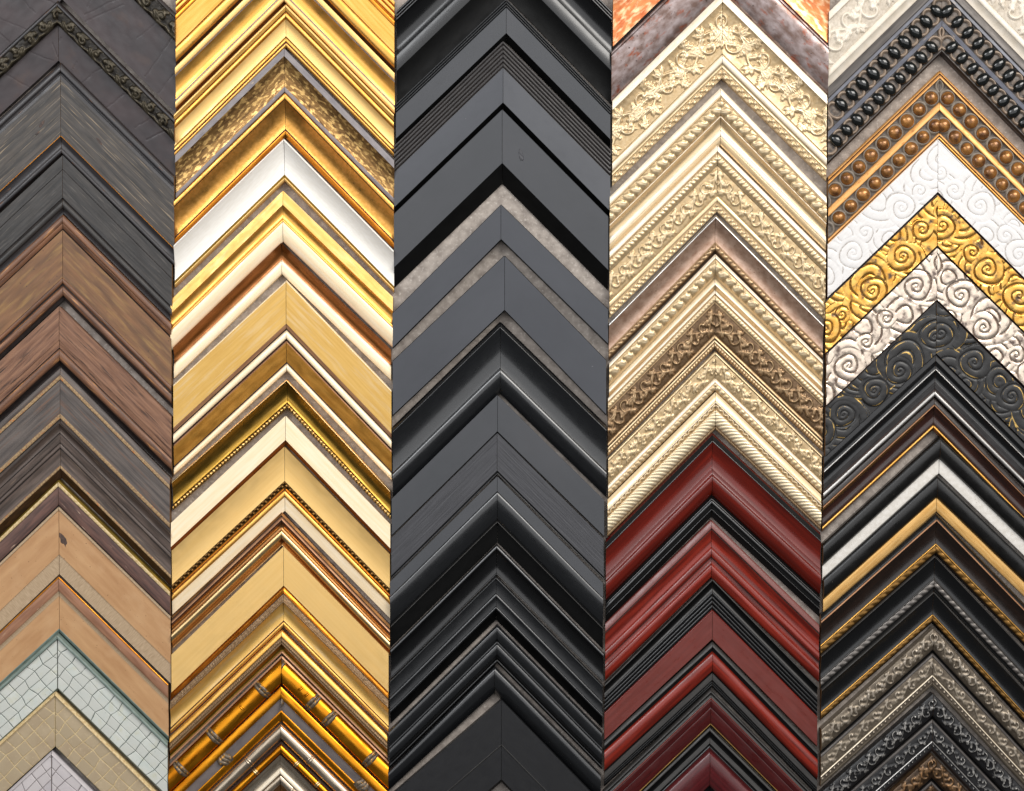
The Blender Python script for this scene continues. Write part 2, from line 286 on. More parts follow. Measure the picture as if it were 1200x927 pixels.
def carve(kind, ul, vl, amp, seed, P=8.0):
    R = Relief(ul, vl, seed); rg = R.rng; W = vl
    cross = np.sqrt(np.clip(1 - (2 * R.V / W - 1) ** 2, 0, 1))
    if kind == 'rope':
        ph = R.U / P + .55 * R.V / W
        R.H = amp * (np.abs(np.sin(math.pi * ph)) ** .7) * (.25 + .75 * cross)
    elif kind == 'gadroon':
        ph = (R.U + .9 * R.V + 1.5 * np.sin(R.V / W * math.pi)) / P
        R.H = amp * np.abs(np.sin(math.pi * ph)) ** .8 * (cross ** .6)
        R.H += amp * .5 * cross
    elif kind == 'bead':
        n = int(ul / P) + 1; r = min(P, W) * .48
        for i in range(n): R.dot((i + .5) * P, W / 2, r, amp)
    elif kind == 'bosses':
        for i in range(int(ul / P) + 1): R.dot((i + .5) * P, W / 2, 1.1, amp)
    elif kind == 'key':
        pts = []
        n = int(ul / .5)
        for i in range(n):
            t = i * .5; ph = t / P * 2 * math.pi
            pts.append((t + .24 * P * math.sin(2 * ph), W * .5 + .33 * W * math.sin(ph)))
        R.stroke(pts, max(.75, .11 * W), max(.75, .11 * W), amp)
        for i in range(int(ul / P) + 1): R.dot((i + .25) * P, W * .45, .10 * W, amp * .8)
    elif kind == 'ripple':
        n = int(ul / .4)
        R.stroke([(i * .4, W * .5 + .24 * W * math.sin(i * .4 / P * 2 * math.pi)) for i in range(n)], .26 * W, .26 * W, amp)
    elif kind == 'leafroll':
        n = int(ul / P) + 2
        for i in range(n):
            u = i * P
            R.leaf(u - .35 * P, W * .98, -.95 + rg.uniform(-.1, .1), W * 1.15, P * .40, amp, 2)
            for k in range(4):
                R.stroke([(u - .30 * P + .16 * P * k + t * .55, W * .92 - t) for t in np.arange(0, W * .7, .4)], .42, .3, amp * (.95 - .1 * k))
            R.dot(u + .35 * P, W * .25, P * .13, amp * .8)
        R.H *= (.35 + .65 * cross ** .5)
    elif kind in ('rinceau', 'acanthus', 'berries', 'lace'):
        n = int(ul / P) + 2
        big = kind == 'acanthus'
        lw = max(1.15, W * .055)                      # nothing thinner than the chisel that cut it
        A0 = W * .20
        stem = lambda u: W * .5 + A0 * math.sin(u / P * math.pi)
        R.noise(7, amp * .10)
        R.stroke([(i * .4, stem(i * .4)) for i in range(int(ul / .4))], lw * .8, lw * .8, amp * .7)
        for i in range(n):
            u = (i + .5) * P + rg.uniform(-.08, .08) * P; sg = 1 if i % 2 == 0 else -1
            vt = stem((i + .5) * P); bay = W * .5 - sg * W * .14
            if kind == 'berries':
                for k in range(8):
                    R.dot(u + rg.uniform(-.22, .22) * P, bay + rg.uniform(-.2, .2) * W, max(1.1, W * .06), amp * rg.uniform(.7, 1))
            else:                                     # a tendril that curls into the bay of the stem
                a0 = rg.uniform(.1, 1.0); span = rg.uniform(3.0, 4.6)
                pts = []
                for k in range(60):
                    t = k / 59; an = sg * (math.pi / 2 - a0 - span * t); r = W * .29 * (1 - t) ** .9 + W * .04
                    pts.append((u + r * math.cos(an), bay + r * math.sin(an)))
                R.stroke(pts, lw * .85, lw * .6, amp * .9, amp * .75)
                R.dot(pts[-1][0], pts[-1][1], lw * 1.3, amp)
            for k in range(3):                        # leaves that leave the stem and bend with it
                uu = u + (k - 1) * P * .33; an = (1.0 - .6 * k) * -sg + rg.uniform(-.25, .25)
                ln = max(5.5, W * rg.uniform(.34, .50))
                R.leaf(uu, stem(uu), an, ln, max(1.9, ln * rg.uniform(.22, .30)), amp * rg.uniform(.75, 1), rg.choice((2, 3)))
            for k in range(3):                        # a palmette on the far side
                an = sg * math.pi / 2 + (k - 1) * .62 + rg.uniform(-.12, .12)
                R.leaf(u, vt - sg * W * .02, an, max(4.5, W * rg.uniform(.28, .38)), max(1.4, W * .075), amp * .95, 2)
            if big:
                for k in range(5):                    # broad feathery plumes between the palmettes
                    an = sg * (.25 + .42 * k) + (math.pi if k % 2 else 0) + rg.uniform(-.2, .2)
                    R.leaf(u + (k - 2) * P * .17 + P * .4, W * .5 + sg * W * .08 * (k - 1), an, W * rg.uniform(.42, .66), W * rg.uniform(.09, .13), amp * rg.uniform(.6, .95), 5)
                for k in range(5):
                    an = -sg * math.pi / 2 + (k - 2) * .38
                    R.leaf(u + P * .5, W * .5 + sg * W * .20, an, W * rg.uniform(.32, .44), W * .055, amp * .95, 3)
        R.noise(3.0, amp * .06)
    elif kind == 'leafstrip':
        n = int(ul / P) + 2
        for i in range(n):
            u = i * P; sg = 1 if i % 2 else -1
            R.spiral(u + .5 * P, W * .5, W * .30, 1.2, rg.uniform(0, 6), sg, W * .10, W * .05, amp)
            R.leaf(u, W * .5, sg * .5, P * .9, W * .26, amp * .9, 3)
            R.leaf(u + .3 * P, W * .55, -sg * .9, P * .7, W * .2, amp * .8, 3)
            R.stroke([(u + t, W * (.80 + .12 * math.sin(t / P * math.pi))) for t in np.arange(0, P, .5)], W * .1, W * .07, amp * .7)
        R.noise(2.0, amp * .15)
    elif kind == 'scroll':
        H = np.zeros_like(R.H); E = H + .4; order = []
        u = rg.uniform(2, 10)
        while u < ul + 10:
            big = rg.random() < .6
            rad = W * (rg.uniform(.40, .50) if big else rg.uniform(.24, .32))
            order.append((u, W * rg.uniform(.36, .68), rad, rg.choice((-1, 1)), rg.uniform(0, 6.3), 2.6 if big else 2.0))
            u += rad * rg.uniform(2.0, 3.0)
        bgd = [(rg.uniform(0, ul), rg.uniform(-.2, 1.2) * W, W * rg.uniform(.45, .8), rg.choice((-1, 1)), 0, 0) for _ in range(int(ul / 11))]
        for cu, cv, rad, sg, a0, turns in bgd + order:
            du = R.U - cu; dv = R.V - cv
            rr = np.hypot(du, dv) * (1 + .05 * np.sin(3 * np.arctan2(dv, du) + a0)); th = np.arctan2(dv, du) * sg + a0
            f = (rr / (rad / 2.8)) % 1.0 if not turns else (np.sqrt(rr / rad) * turns * 1.25 + th / (2 * math.pi)) % 1.0
            prof = np.where(f < .80, .72 + .28 * np.sin(math.pi * f / .80), np.abs((f - .90) / .10) ** 1.5 * .72)
            dome = np.sqrt(np.clip(1 - (rr / (rad * 1.2)) ** 2, 0, 1))
            H = np.where(rr < rad, amp * (.58 * prof + .42 * dome), H)
            edge = np.where(f < .80, .45 + .55 * np.clip((f - .62) / .16, 0, 1) + .3 * np.clip((.10 - f) / .1, 0, 1), .02)
            E = np.where(rr < rad, edge, E)
        R.H = H; R.noise(4.5, amp * .10); R.E = E
    elif kind == 'cracks':
        u = rg.uniform(4, 14)
        while u < ul:
            pts = []; x = u; v = 0
            end = rg.uniform(.5, 1.05) * W; drift = rg.uniform(-.5, .5)
            while v < end:
                pts.append((x, v)); v += .35; x += drift * .35 + rg.uniform(-.22, .22)
            if rg.random() < .5: pts = [(a, W - b) for a, b in pts]
            R.groove(pts, rg.uniform(.45, .8), amp)
            u += rg.uniform(14, 46)
    elif kind == 'cups':
        for i in range(int(ul / P) + 2):
            u = (i + .5) * P
            d = np.sqrt(((R.U - u) / (P * .40)) ** 2 + ((R.V - W / 2) / (W * .40)) ** 2)
            R.H = np.maximum(R.H, amp * (np.exp(-((d - 1.08) / .17) ** 2) + .25 * np.clip(1.1 - d, 0, 1)))
    elif kind == 'grit':
        R.noise(1.1, amp * .6); R.noise(.8, amp * .5)
    return R

# ------------------------------------------------------------------ mesh building
def new_obj(name, mesh, parent=None):
    o = bpy.data.objects.new(name, mesh); COL.objects.link(o)
    if parent: o.parent = parent
    return o

class Slab:
    """collects profile bands of one rail and links them as ONE mesh object"""
    def __init__(s): s.v = []; s.f = []; s.sm = []; s.mi = []; s.uv = []; s.rel = []; s.mats = []; s.n = 0
    def mat(s, m):
        if m not in s.mats: s.mats.append(m)
        return s.mats.index(m)
    def grid(s, P, UV, REL, m, smooth, flip):
        nx, nv = P.shape[:2]
        base = s.n
        s.v.append(P.reshape(-1, 3)); s.uv.append(UV.reshape(-1, 2)); s.rel.append(REL.reshape(-1)); s.n += nx * nv
        i, j = np.meshgrid(np.arange(nx - 1), np.arange(nv - 1), indexing='ij')
        a = base + i * nv + j; b = a + nv; c = b + 1; d = a + 1
        q = np.stack((a, b, c, d) if not flip else (a, d, c, b), -1).reshape(-1, 4)
        s.f.append(q); k = len(q)
        s.sm.append(np.full(k, smooth)); s.mi.append(np.full(k, s.mat(m)))
    def build(s, name, parent):
        V = np.concatenate(s.v); F = np.concatenate(s.f)
        me = bpy.data.meshes.new(name)
        me.vertices.add(len(V)); me.vertices.foreach_set('co', V.astype(np.float32).ravel())
        me.loops.add(F.size); me.loops.foreach_set('vertex_index', F.astype(np.int32).ravel())
        me.polygons.add(len(F)); me.polygons.foreach_set('loop_start', np.arange(0, F.size, 4, dtype=np.int32))
        me.update(calc_edges=True)
        me.polygons.foreach_set('use_smooth', np.concatenate(s.sm).astype(bool))
        me.polygons.foreach_set('material_index', np.concatenate(s.mi).astype(np.int32))
        ul = me.uv_layers.new(name='UVMap'); UV = np.concatenate(s.uv)
        ul.data.foreach_set('uv', UV[F.ravel()].astype(np.float32).ravel())
        at = me.attributes.new('relief', 'FLOAT', 'POINT'); at.data.foreach_set('value', np.concatenate(s.rel).astype(np.float32))
        for m in s.mats: me.materials.append(MATS[m])
        me.update()
        return new_obj(name, me, parent)

def b(y, h, m, s=0.0, p=None, r=None, h0=None): return (y, h, m, s, p, r, h0)
def steps(y0, y1, n, h0, h1, m):
    """n little fillets, each a flat with a groove behind it"""
    out = []; dy = (y1 - y0) / n; dh = (h1 - h0) / n
    for i in range(n):
        out.append(b(y0 + dy * (i + .68), h0 + dh * (i + .3), m, s=.5, h0=h0 + dh * i))
        out.append(b(y0 + dy * (i + 1), h0 + dh * (i + 1) - .0, m, h0=h0 + dh * i - 1.6))
    return out

EDGES = {1: (lambda y: -58, lambda y: 203.5 - (y - 150) * .0095),
         2: (lambda y: 205.8 - (y - 150) * .0078, lambda y: 461.2 - (y - 150) * .0095),
         3: (lambda y: 464.3 - (y - 100) * .0095, lambda y: 713.8 - (y - 150) * .0135),
         4: (lambda y: 717.6 - (y - 100) * .0115, lambda y: 969.4 - (y - 80) * .0165),
         5: (lambda y: 971.5 - (y - 100) * .0130, lambda y: 1232)}
END = {1: 'raw_wood', 2: 'raw_wood', 3: 'dark_end', 4: 'raw_wood', 5: 'raw_wood'}
GROUP = {1: 'frame corner samples in the weathered wood column', 2: 'frame corner samples in the gold column',
         3: 'frame corner samples in the black column', 4: 'frame corner samples in the champagne and mahogany column',
         5: 'frame corner samples in the beaded and scrolled column'}
SAMPLES = []
def S(col, label, ax, y0, h0, bands, sl, sr, z=None, extra=None, xl=None, xr=None):
    SAMPLES.append(dict(col=col, label=label, ax=ax, y0=y0, h0=h0, bands=bands, sl=sl, sr=sr, z=z, extra=extra or [], xl=xl, xr=xr))

def build_sample(k, sp, nxt):
    rg = random.Random(k * 7 + 3)
    col = sp['col']; ax, y0 = sp['ax'], sp['y0']; bands = sp['bands']
    dyt = bands[-1][0] - y0
    zm = sp['z'] if sp['z'] is not None else max(x[1] for x in bands) * .8
    shx = -(ax - 600) * zm / (D * 1000); shy = -(y0 - 463.5) * zm / (D * 1000)
    root = bpy.data.objects.new('frame_corner_sample', None); COL.objects.link(root)
    root.empty_display_size = .01
    root.location = ((ax + shx) / 1000, -.0004, (927 - y0 - shy) / 1000)
    root['label'] = sp['label']; root['category'] = 'frame sample'; root['group'] = GROUP[col]
    for side in (-1, 1):
        sl = sp['sl'] if side < 0 else sp['sr']
        s1 = sl
        if nxt is not None:
            ns = nxt['sl'] if side < 0 else nxt['sr']
            gap = nxt['y0'] - bands[-1][0]
            s1 = min(sl, ns + (gap - .3) / 128.0)
        yend = y0 + sl * 128
        ex = sp['xl'] if side < 0 else sp['xr']
        if ex is None: ex = EDGES[col][0 if side < 0 else 1](yend) + rg.uniform(-1.1, 1.1)
        XL = abs(ex - ax); x0 = .22
        q = math.sqrt(1 + sl * sl)
        uoff = (k * 2 + (side > 0)) * 411.0
        jy = rg.uniform(-.35, .35); jh = rg.uniform(-.25, .25); jt = rg.uniform(-.0022, .0022)
        def put(xx, dy, hh):
            """rail coordinates (x from the mitre, drop from the outer corner, height) to local metres; u, v in mm on the rail"""
            s = sl + (s1 - sl) * np.clip(dy / dyt, 0, 1)
            yy = dy + s * xx + jy + jt * xx
            hh = np.where(hh > .5, hh + jh, hh)
            P = np.stack((side * xx / 1000, -hh / 1000, -yy / 1000), -1)
            u = xx * q + sl * dy / q; v = dy / q
            return P, np.stack((u + uoff, v), -1), u, v
        groups = {}; order = []
        ya, ha = y0, sp['h0']
        nb = len(bands)
        for bi, (yb, hb, m, bulge, part, rel, hs) in enumerate(bands):
            if hs is not None: ha = hs
            key = part or ''
            if key not in groups: groups[key] = []; order.append(key)
            # a part that occurs more than once on the rail is one object per run
            kk = key
            if part and any(g[-1] != bi - 1 for g in [groups[key]] if g): kk = part + '#%d' % bi; groups[kk] = []; order.append(kk)
            groups[kk].append(bi)
            ya, ha = yb, hb
        railobj = None
        starts = []
        ya, ha = y0, sp['h0']
        for (yb, hb, m, bulge, part, rel, hs) in bands:
            if hs is not None: ha = hs
            starts.append((ya, ha)); ya, ha = yb, hb
        if '' not in groups:
            groups[''] = groups.pop(order[0]); order[0] = ''
        for key in [''] + [o for o in order if o != '']:
            sb = Slab()
            for bi in groups[key]:
                yb, hb, m, bulge, part, rel, hs = bands[bi]; ya, ha = starts[bi]
                wd = yb - ya
                if rel:
                    nvv = max(4, int(wd / .75)); nx = max(8, int(XL / .55))
                else:
                    nvv = 2 if bulge == 0 else max(6, min(16, int(wd / 1.5) + 5)); nx = 8
                t = np.linspace(0, 1, nvv)
                if bulge > 0: t = .5 - .5 * np.cos(np.linspace(0, math.pi, nvv))
                base = ha + (hb - ha) * t
                if bulge > 0: base = base + bulge * np.sqrt(np.clip(1 - (2 * t - 1) ** 2, 0, 1))
                elif bulge < 0: base = base + bulge * 4 * t * (1 - t)
                xs = np.linspace(x0, XL, nx)
                X, T = np.meshgrid(xs, t, indexing='ij')
                DY = (ya - y0) + wd * T
                Hh = np.broadcast_to(base, X.shape).copy()
                REL = np.full(X.shape, .5)
                if rel:
                    kind, amp = rel[0], rel[1]; Pd = rel[2] if len(rel) > 2 else 8.0
                    _, _, u, v = put(X, DY, Hh)
                    v = v - (ya - y0) / q
                    R = carve(kind, float(u.max()) + 2, wd / q, amp, k * 131 + bi * 17 + (5 if side > 0 else 0), Pd)
                    hr = R.sample(u, v); Hh = Hh + hr
                    if kind == 'scroll': R.H = R.E; REL = R.sample(u, v)
                    else: REL = hr / amp if kind != 'cracks' else 1 + hr / amp
                P, UV, u, v = put(X, DY, Hh)
                sb.grid(P, UV, REL, m, True, side < 0)
                # walls: upper edge, lower edge, mitre end, outer end
                for e, (a, bnd) in enumerate((('v', 0), ('v', -1), ('x', 0), ('x', -1))):
                    if a == 'v': tx, td, th = X[:, bnd], DY[:, bnd], Hh[:, bnd]
                    else: tx, td, th = X[bnd, :], DY[bnd, :], Hh[bnd, :]
                    XX = np.stack((tx, tx), -1); DD = np.stack((td, td), -1); HH = np.stack((th, np.minimum(th, np.zeros_like(th))), -1)
                    P2, UV2, _, _ = put(XX, DD, HH)
                    UV2 = UV2 + np.stack((np.zeros_like(HH), HH), -1)
                    mm = END[col] if a == 'x' else m
                    fl = (e in (0, 3)) == (side > 0)
                    sb.grid(P2, UV2, np.full(HH.shape, .5), mm, False, not fl)
            nm = key.split('#')[0] or 'rail'
            wide = sum(bands[i_][0] - starts[i_][0] for i_ in groups[key]) >= 14
            o = sb.build(nm, root if railobj is None or wide else railobj)
            if railobj is None: railobj = o
        for fn in sp['extra']: fn(k, side, sp, railobj, put, XL, q, sl, rg)
    return root

# ------------------------------------------------------------------ pieces set on a rail one by one
def sphere_mesh(name, m, seg=14, rings=9):
    vs_, fs = [], []
    for i in range(rings + 1):
        a = math.pi * .5 * i / rings
        for j in range(seg):
            t = 2 * math.pi * j / seg
            vs_.append((math.cos(a) * math.cos(t), -math.sin(a), math.cos(a) * math.sin(t)))
    for i in range(rings):
        for j in range(seg):
            fs.append((i * seg + j, i * seg + (j + 1) % seg, (i + 1) * seg + (j + 1) % seg, (i + 1) * seg + j))
    me = bpy.data.meshes.new(name); me.from_pydata(vs_, [], fs); me.materials.append(MATS[m])
    me.polygons.foreach_set('use_smooth', [True] * len(fs)); me.update()
    return me
BEAD = {}
def bead_row(m, yc, hb, P, ru, rv, rh, first=.5):
    """turned beads along the rail; yc = drop of the row's centre line at the mitre"""
    def fn(k, side, sp, rail, put, XL, q, sl, rg):
        if m not in BEAD: BEAD[m] = sphere_mesh('bead', m)
        dy = yc - sp['y0']
        umin = sl * dy / q
        n = 0; i = first
        while True:
            u = umin + i * P
            x = (u - sl * dy / q) / q
            if x > XL - ru * .6: break
            P3, _, _, _ = put(np.array(x), np.array(dy), np.array(hb))
            o = new_obj('bead', BEAD[m], rail); o.location = tuple(float(c) for c in P3)
            f = rg.uniform(.94, 1.06)
            o.scale = (ru * f / 1000, rh / 1000, rv * f / 1000)
            o.rotation_euler = (0, side * math.atan(sl), 0)
            i += 1
    return fn

def clip_poly(poly, nx, ny, c):
    out = []
    for i in range(len(poly)):
        p, r = poly[i], poly[(i + 1) % len(poly)]
        dp = p[0] * nx + p[1] * ny - c; dr = r[0] * nx + r[1] * ny - c
        if dp >= 0: out.append(p)
        if (dp >= 0) != (dr >= 0):
            t = dp / (dp - dr); out.append((p[0] + (r[0] - p[0]) * t, p[1] + (r[1] - p[1]) * t))
    return out

def tiles(m, ya, yb, hb, rows, P, rise, gap=.5):
    """crackled hide-like cells: each its own domed tile"""
    def fn(k, side, sp, rail, put, XL, q, sl, rg):
        d0 = (ya - sp['y0']); d1 = yb - sp['y0']
        v0, v1 = d0 / q, d1 / q
        umax = XL * q + sl * d1 / q + P
        n = int(umax / P) + 2
        hs = [0] + sorted(((i + rg.uniform(-.14, .14)) / rows) for i in range(1, rows)) + [1]
        pt = {}
        for i in range(n + 1):
            for j in range(rows + 1):
                ju = rg.uniform(-.15, .15) * P
                jv = rg.uniform(-.10, .10) * (v1 - v0) / rows if 0 < j < rows else 0
                pt[i, j] = ((i - .7) * P + ju, v0 + hs[j] * (v1 - v0) + jv)
        sk = [rg.uniform(-.25, .25) * P for _ in range(rows)]
        for i in range(n):
            for j in range(rows):
                poly = []
                c4 = [pt[i, j], pt[i + 1, j], pt[i + 1, j + 1], pt[i, j + 1]]
                for a in range(4):
                    p, r = c4[a], c4[(a + 1) % 4]
                    for t in (0, .5):
                        wob = (0 if t == 0 else .35)
                        poly.append((p[0] + (r[0] - p[0]) * t + rg.uniform(-wob, wob), p[1] + (r[1] - p[1]) * t + (rg.uniform(-wob, wob) if a in (1, 3) else 0)))
                # (u,v) -> (x,dy), clipped at the mitre and at the sawn end
                pol = [((u - sl * v) / q, v * q) for u, v in poly]
                pol = clip_poly(pol, 1, 0, .3); 
                if len(pol) < 3: continue
                pol = clip_poly(pol, -1, 0, -(XL - .3))
                if len(pol) < 3: continue
                cx = sum(p[0] for p in pol) / len(pol); cy = sum(p[1] for p in pol) / len(pol)
                rad = max(.1, np.mean([math.hypot(p[0] - cx, p[1] - cy) for p in pol]))
                if rad < 1.6: continue
                rings = []; hh = rise * rg.uniform(.85, 1.12)
                for inset, h in ((gap, -.3), (gap + .15, hh * .7), (gap + .7, hh * .97)):
                    f = max(.15, 1 - inset / rad)
                    rings.append([(cx + (p[0] - cx) * f, cy + (p[1] - cy) * f, hb + h) for p in pol])
                rings.append([(cx, cy, hb + hh)])
                flat = [p for r_ in rings for p in r_]
                A = np.array(flat)
                P3, UV, _, _ = put(A[:, 0], A[:, 1], A[:, 2])
                n_ = len(pol); fs = []
                for g in range(2):
                    for a in range(n_):
                        bq = (a + 1) % n_
                        f = (g * n_ + a, g * n_ + bq, (g + 1) * n_ + bq, (g + 1) * n_ + a)
                        fs.append(f if side < 0 else f[::-1])
                c_ = 3 * n_
                for a in range(n_):
                    f = (2 * n_ + a, 2 * n_ + (a + 1) % n_, c_)
                    fs.append(f if side < 0 else f[::-1])
                me = bpy.data.meshes.new('tile'); me.from_pydata([tuple(p) for p in P3], [], fs)
                ul = me.uv_layers.new(name='UVMap')
                idx = [vi for f in fs for vi in f]
                ul.data.foreach_set('uv', np.asarray(UV)[idx].astype(np.float32).ravel())
                me.materials.append(MATS[m]); me.update()
                new_obj('tile', me, rail)
    return fn

def nodes(m, ya, yb, hb, rise, us_left, us_right, rr=1.6, lobes=False):
    """bamboo joints: a raised ring wrapped over the rod"""
    def fn(k, side, sp, rail, put, XL, q, sl, rg):
        d0, d1 = ya - sp['y0'], yb - sp['y0']
        for uu in (us_left if side < 0 else us_right):
            for off in ((-rr * .9, rr * .9) if not lobes else (-rr * 1.2, 0, rr * 1.2)):
                nv, nr = 14, 8
                Vv = []
                for i in range(nv + 1):
                    t = i / nv
                    v = (d0 + (d1 - d0) * (-.03 + 1.06 * t)) / q
                    hc = hb + rise * math.sqrt(max(0, 1 - (2 * t - 1) ** 2))
                    ub = uu + off * (1 + (.5 if lobes else .25) * math.cos(math.pi * (t - .5))) + (1.2 * math.sin(t * 5) if lobes else 0)
                    r = rr * (.75 + .45 * math.sin(math.pi * t)) * (1.25 if lobes else 1)
                    for j in range(nr + 1):
                        a = math.pi * j / nr
                        u = ub + r * math.cos(a); hh = hc + r * .8 * math.sin(a) - .4
                        Vv.append(((u - sl * v) / q, v * q, hh))
                A = np.array(Vv)
                A[:, 0] = np.clip(A[:, 0], .25, XL)
                P3, UV, _, _ = put(A[:, 0], A[:, 1], A[:, 2])
                fs = []
                for i in range(nv):
                    for j in range(nr):
                        a = i * (nr + 1) + j; f = (a, a + 1, a + nr + 2, a + nr + 1)
                        fs.append(f if side < 0 else f[::-1])
                me = bpy.data.meshes.new('bamboo_node'); me.from_pydata([tuple(p) for p in P3], [], fs)
                me.polygons.foreach_set('use_smooth', [True] * len(fs))
                ul = me.uv_layers.new(name='UVMap')
                ul.data.foreach_set('uv', np.asarray(UV)[[vi for f in fs for vi in f]].astype(np.float32).ravel())
                me.materials.append(MATS[m]); me.update()
                new_obj('bamboo_node', me, rail)
    return fn

def patch(m, name, sides, x, y, rx, ry, h, seed):
    """an irregular scab, knot or tear standing just proud of a panel; x from the mitre, y in the drop direction at that x"""
    def fn(k, side, sp, rail, put, XL, q, sl, rg):
        if side not in sides: return
        r2 = random.Random(seed); n = 18
        pts = []
        for i in range(n):
            a = 2 * math.pi * i / n; f = r2.uniform(.72, 1.1)
            pts.append((max(.3, x + rx * f * math.cos(a)), y - sp['y0'] + ry * f * math.sin(a) - sl * 0))
        A = [(p[0], p[1], h - .3) for p in pts] + [(x + (p[0] - x) * .82 if p[0] > .31 else .3, y - sp['y0'] + (p[1] - (y - sp['y0'])) * .82, h + .5) for p in pts] + [(x, y - sp['y0'], h + .55)]
        A = np.array(A); P3, UV, _, _ = put(A[:, 0], A[:, 1], A[:, 2])
        fs = []
        for a in range(n):
            c = (a + 1) % n
            for f in ((a, c, n + c, n + a), (n + a, n + c, 2 * n)): fs.append(f if side < 0 else f[::-1])
        me = bpy.data.meshes.new(name); me.from_pydata([tuple(p) for p in P3], [], fs)
        ul = me.uv_layers.new(name='UVMap'); ul.data.foreach_set('uv', np.asarray(UV)[[vi for f in fs for vi in f]].astype(np.float32).ravel())
        me.materials.append(MATS[m]); me.update(); new_obj(name, me, rail)
    return fn

# ------------------------------------------------------------------ the display wall
def wall():
    me = bpy.data.meshes.new('wall')
    x0, x1, z0, z1 = -1.2, 2.4, -.9, 1.9
    me.from_pydata([(x0, 0, z0), (x1, 0, z0), (x1, 0, z1), (x0, 0, z1), (x0, .02, z0), (x1, .02, z0), (x1, .02, z1), (x0, .02, z1)], [],
                   [(0, 1, 2, 3), (5, 4, 7, 6), (4, 0, 3, 7), (1, 5, 6, 2), (3, 2, 6, 7), (4, 5, 1, 0)])
    ul = me.uv_layers.new(name='UVMap')
    for lp in me.loops:
        c = me.vertices[lp.vertex_index].co; ul.data[lp.index].uv = (c.x * 1000, c.z * 1000)
    me.materials.append(MATS['felt'])
    o = new_obj('wall', me); o['kind'] = 'structure'
wall()

# ------------------------------------------------------------------ column of weathered woods
S(1, 'dusky plum frame corner, topmost of the weathered column, above the leaf edged one', 72, -118, 17, [
    b(-112, 20, 'umber_edge', s=1), b(-85, 18, 'bronze_leaf', s=3, p='leaf_strip', r=('leafstrip', 3.0, 24)),
    b(-2, 13, 'plum', r=('cracks', .45), h0=14)], .92, 1.0)
S(1, 'cracked plum frame corner edged by a carved bronze leaf strip, its peak in view', 68, .5, 15, [
    b(3.5, 20, 'umber_edge', s=.6), b(8, 20, 'slate_rail', s=1.2), b(29, 17, 'bronze_leaf', s=3, p='leaf_strip', r=('leafstrip', 3.0, 22)),
    b(70, 12, 'plum', r=('cracks', .5), h0=14)], .92, 1.0)
S(1, 'worn slate wood frame corner with pale scratches and small knots, below the carved leaf edge', 71.5, 73, 15, [
    b(75, 18, 'umber_edge'), b(84, 20, 'slate_rail', s=2, p='outer_rail'), b(88, 17.5, 'slate_rail', s=-1, h0=18), b(92.5, 18.5, 'slate_rail'),
    b(158, 17, 'slate_wood'), b(159.2, 17, 'deep_gold', s=.4), b(172, 13, 'slate_rail', s=-2.5, p='inner_cove', h0=16.5),
    b(178, 13, 'slate_rail', s=1.8), b(180, 8, 'umber_edge')], .915, 1.0,
  extra=[patch('knot', 'knot', (-1,), 22, 125, 4, 3.2, 17.6, 3), patch('knot', 'knot', (-1,), 27, 131, 2.6, 2, 17.6, 4), patch('knot', 'knot', (1,), 45, 120, 4, 3, 17.6, 5)])
S(1, 'charcoal wood frame corner with fine grain and a grooved rail, over the rust brown one', 74, 182, 16, [
    b(198, 16, 'char_wood'), b(199, 15.4, 'umber_edge', h0=15), b(231, 16, 'char_wood', h0=16), b(233, 13.5, 'umber_edge', h0=14),
    b(243, 14, 'char_wood', s=3, p='inner_rail', h0=13.5), b(249.5, 9, 'slate_rail', s=-.6, h0=11)], .93, 1.0)
S(1, 'wide rust brown frame corner with ochre mottling and a beaded inner rail', 74, 252, 16, [
    b(262, 17, 'rust_rail', s=2.4, p='outer_rail'), b(268, 15, 'rust_rail', s=.5), b(270, 16, 'umber_edge', h0=14), b(325, 16, 'rust_wood', h0=17),
    b(332, 15.5, 'rust_rail', s=2.2, p='bead_rail'), b(334, 13, 'umber_edge', h0=13), b(346, 13, 'rust_rail', s=3, p='inner_rail'), b(351, 8, 'umber_edge', h0=10)], .93, 1.0)
S(1, 'cedar brown frame corner with rough grain, a bare felt wedge above its right arm', 70, 359, 17, [
    b(398, 17, 'cedar_wood'), b(407, 15, 'cedar_wood', h0=16), b(408.5, 13, 'umber_edge', h0=13), b(422, 13, 'rust_rail', s=3.2, p='inner_rail', h0=14), b(430, 7, 'umber_edge', s=-1.5, h0=13)], .93, .985)
S(1, 'smoky grey wood frame corner between two narrow tan strips', 71, 431, 14, [
    b(439.5, 17, 'grey_wood', s=-.8), b(444.5, 17.5, 'tan_strip', s=.4, p='tan_strip'), b(445.5, 16, 'umber_edge', h0=16), b(484.5, 17, 'grey_wood', h0=17),
    b(490, 17.2, 'tan_strip', s=.4, p='tan_strip'), b(491.5, 15, 'umber_edge', h0=15), b(495.5, 14, 'grey_wood')], .91, 1.01)
S(1, 'dark taupe stepped frame corner with a deep brown inner slope, above the tan panelled ones', 71, 496, 21, [
    b(507, 17, 'taupe_wood', s=-2), b(508.4, 15, 'umber_edge', h0=15), b(518, 15.5, 'taupe_wood', h0=16.5), b(519, 14, 'umber_edge', h0=14), b(524.5, 15, 'taupe_wood', s=1),
    b(526, 13, 'umber_edge', h0=13), b(545, 13, 'taupe_wood', s=-.8, h0=14), b(549, 13.5, 'tan_strip', s=.8, p='tan_strip'), b(560, 5, 'deep_brown', p='inner_slope')], .93, 1.0)
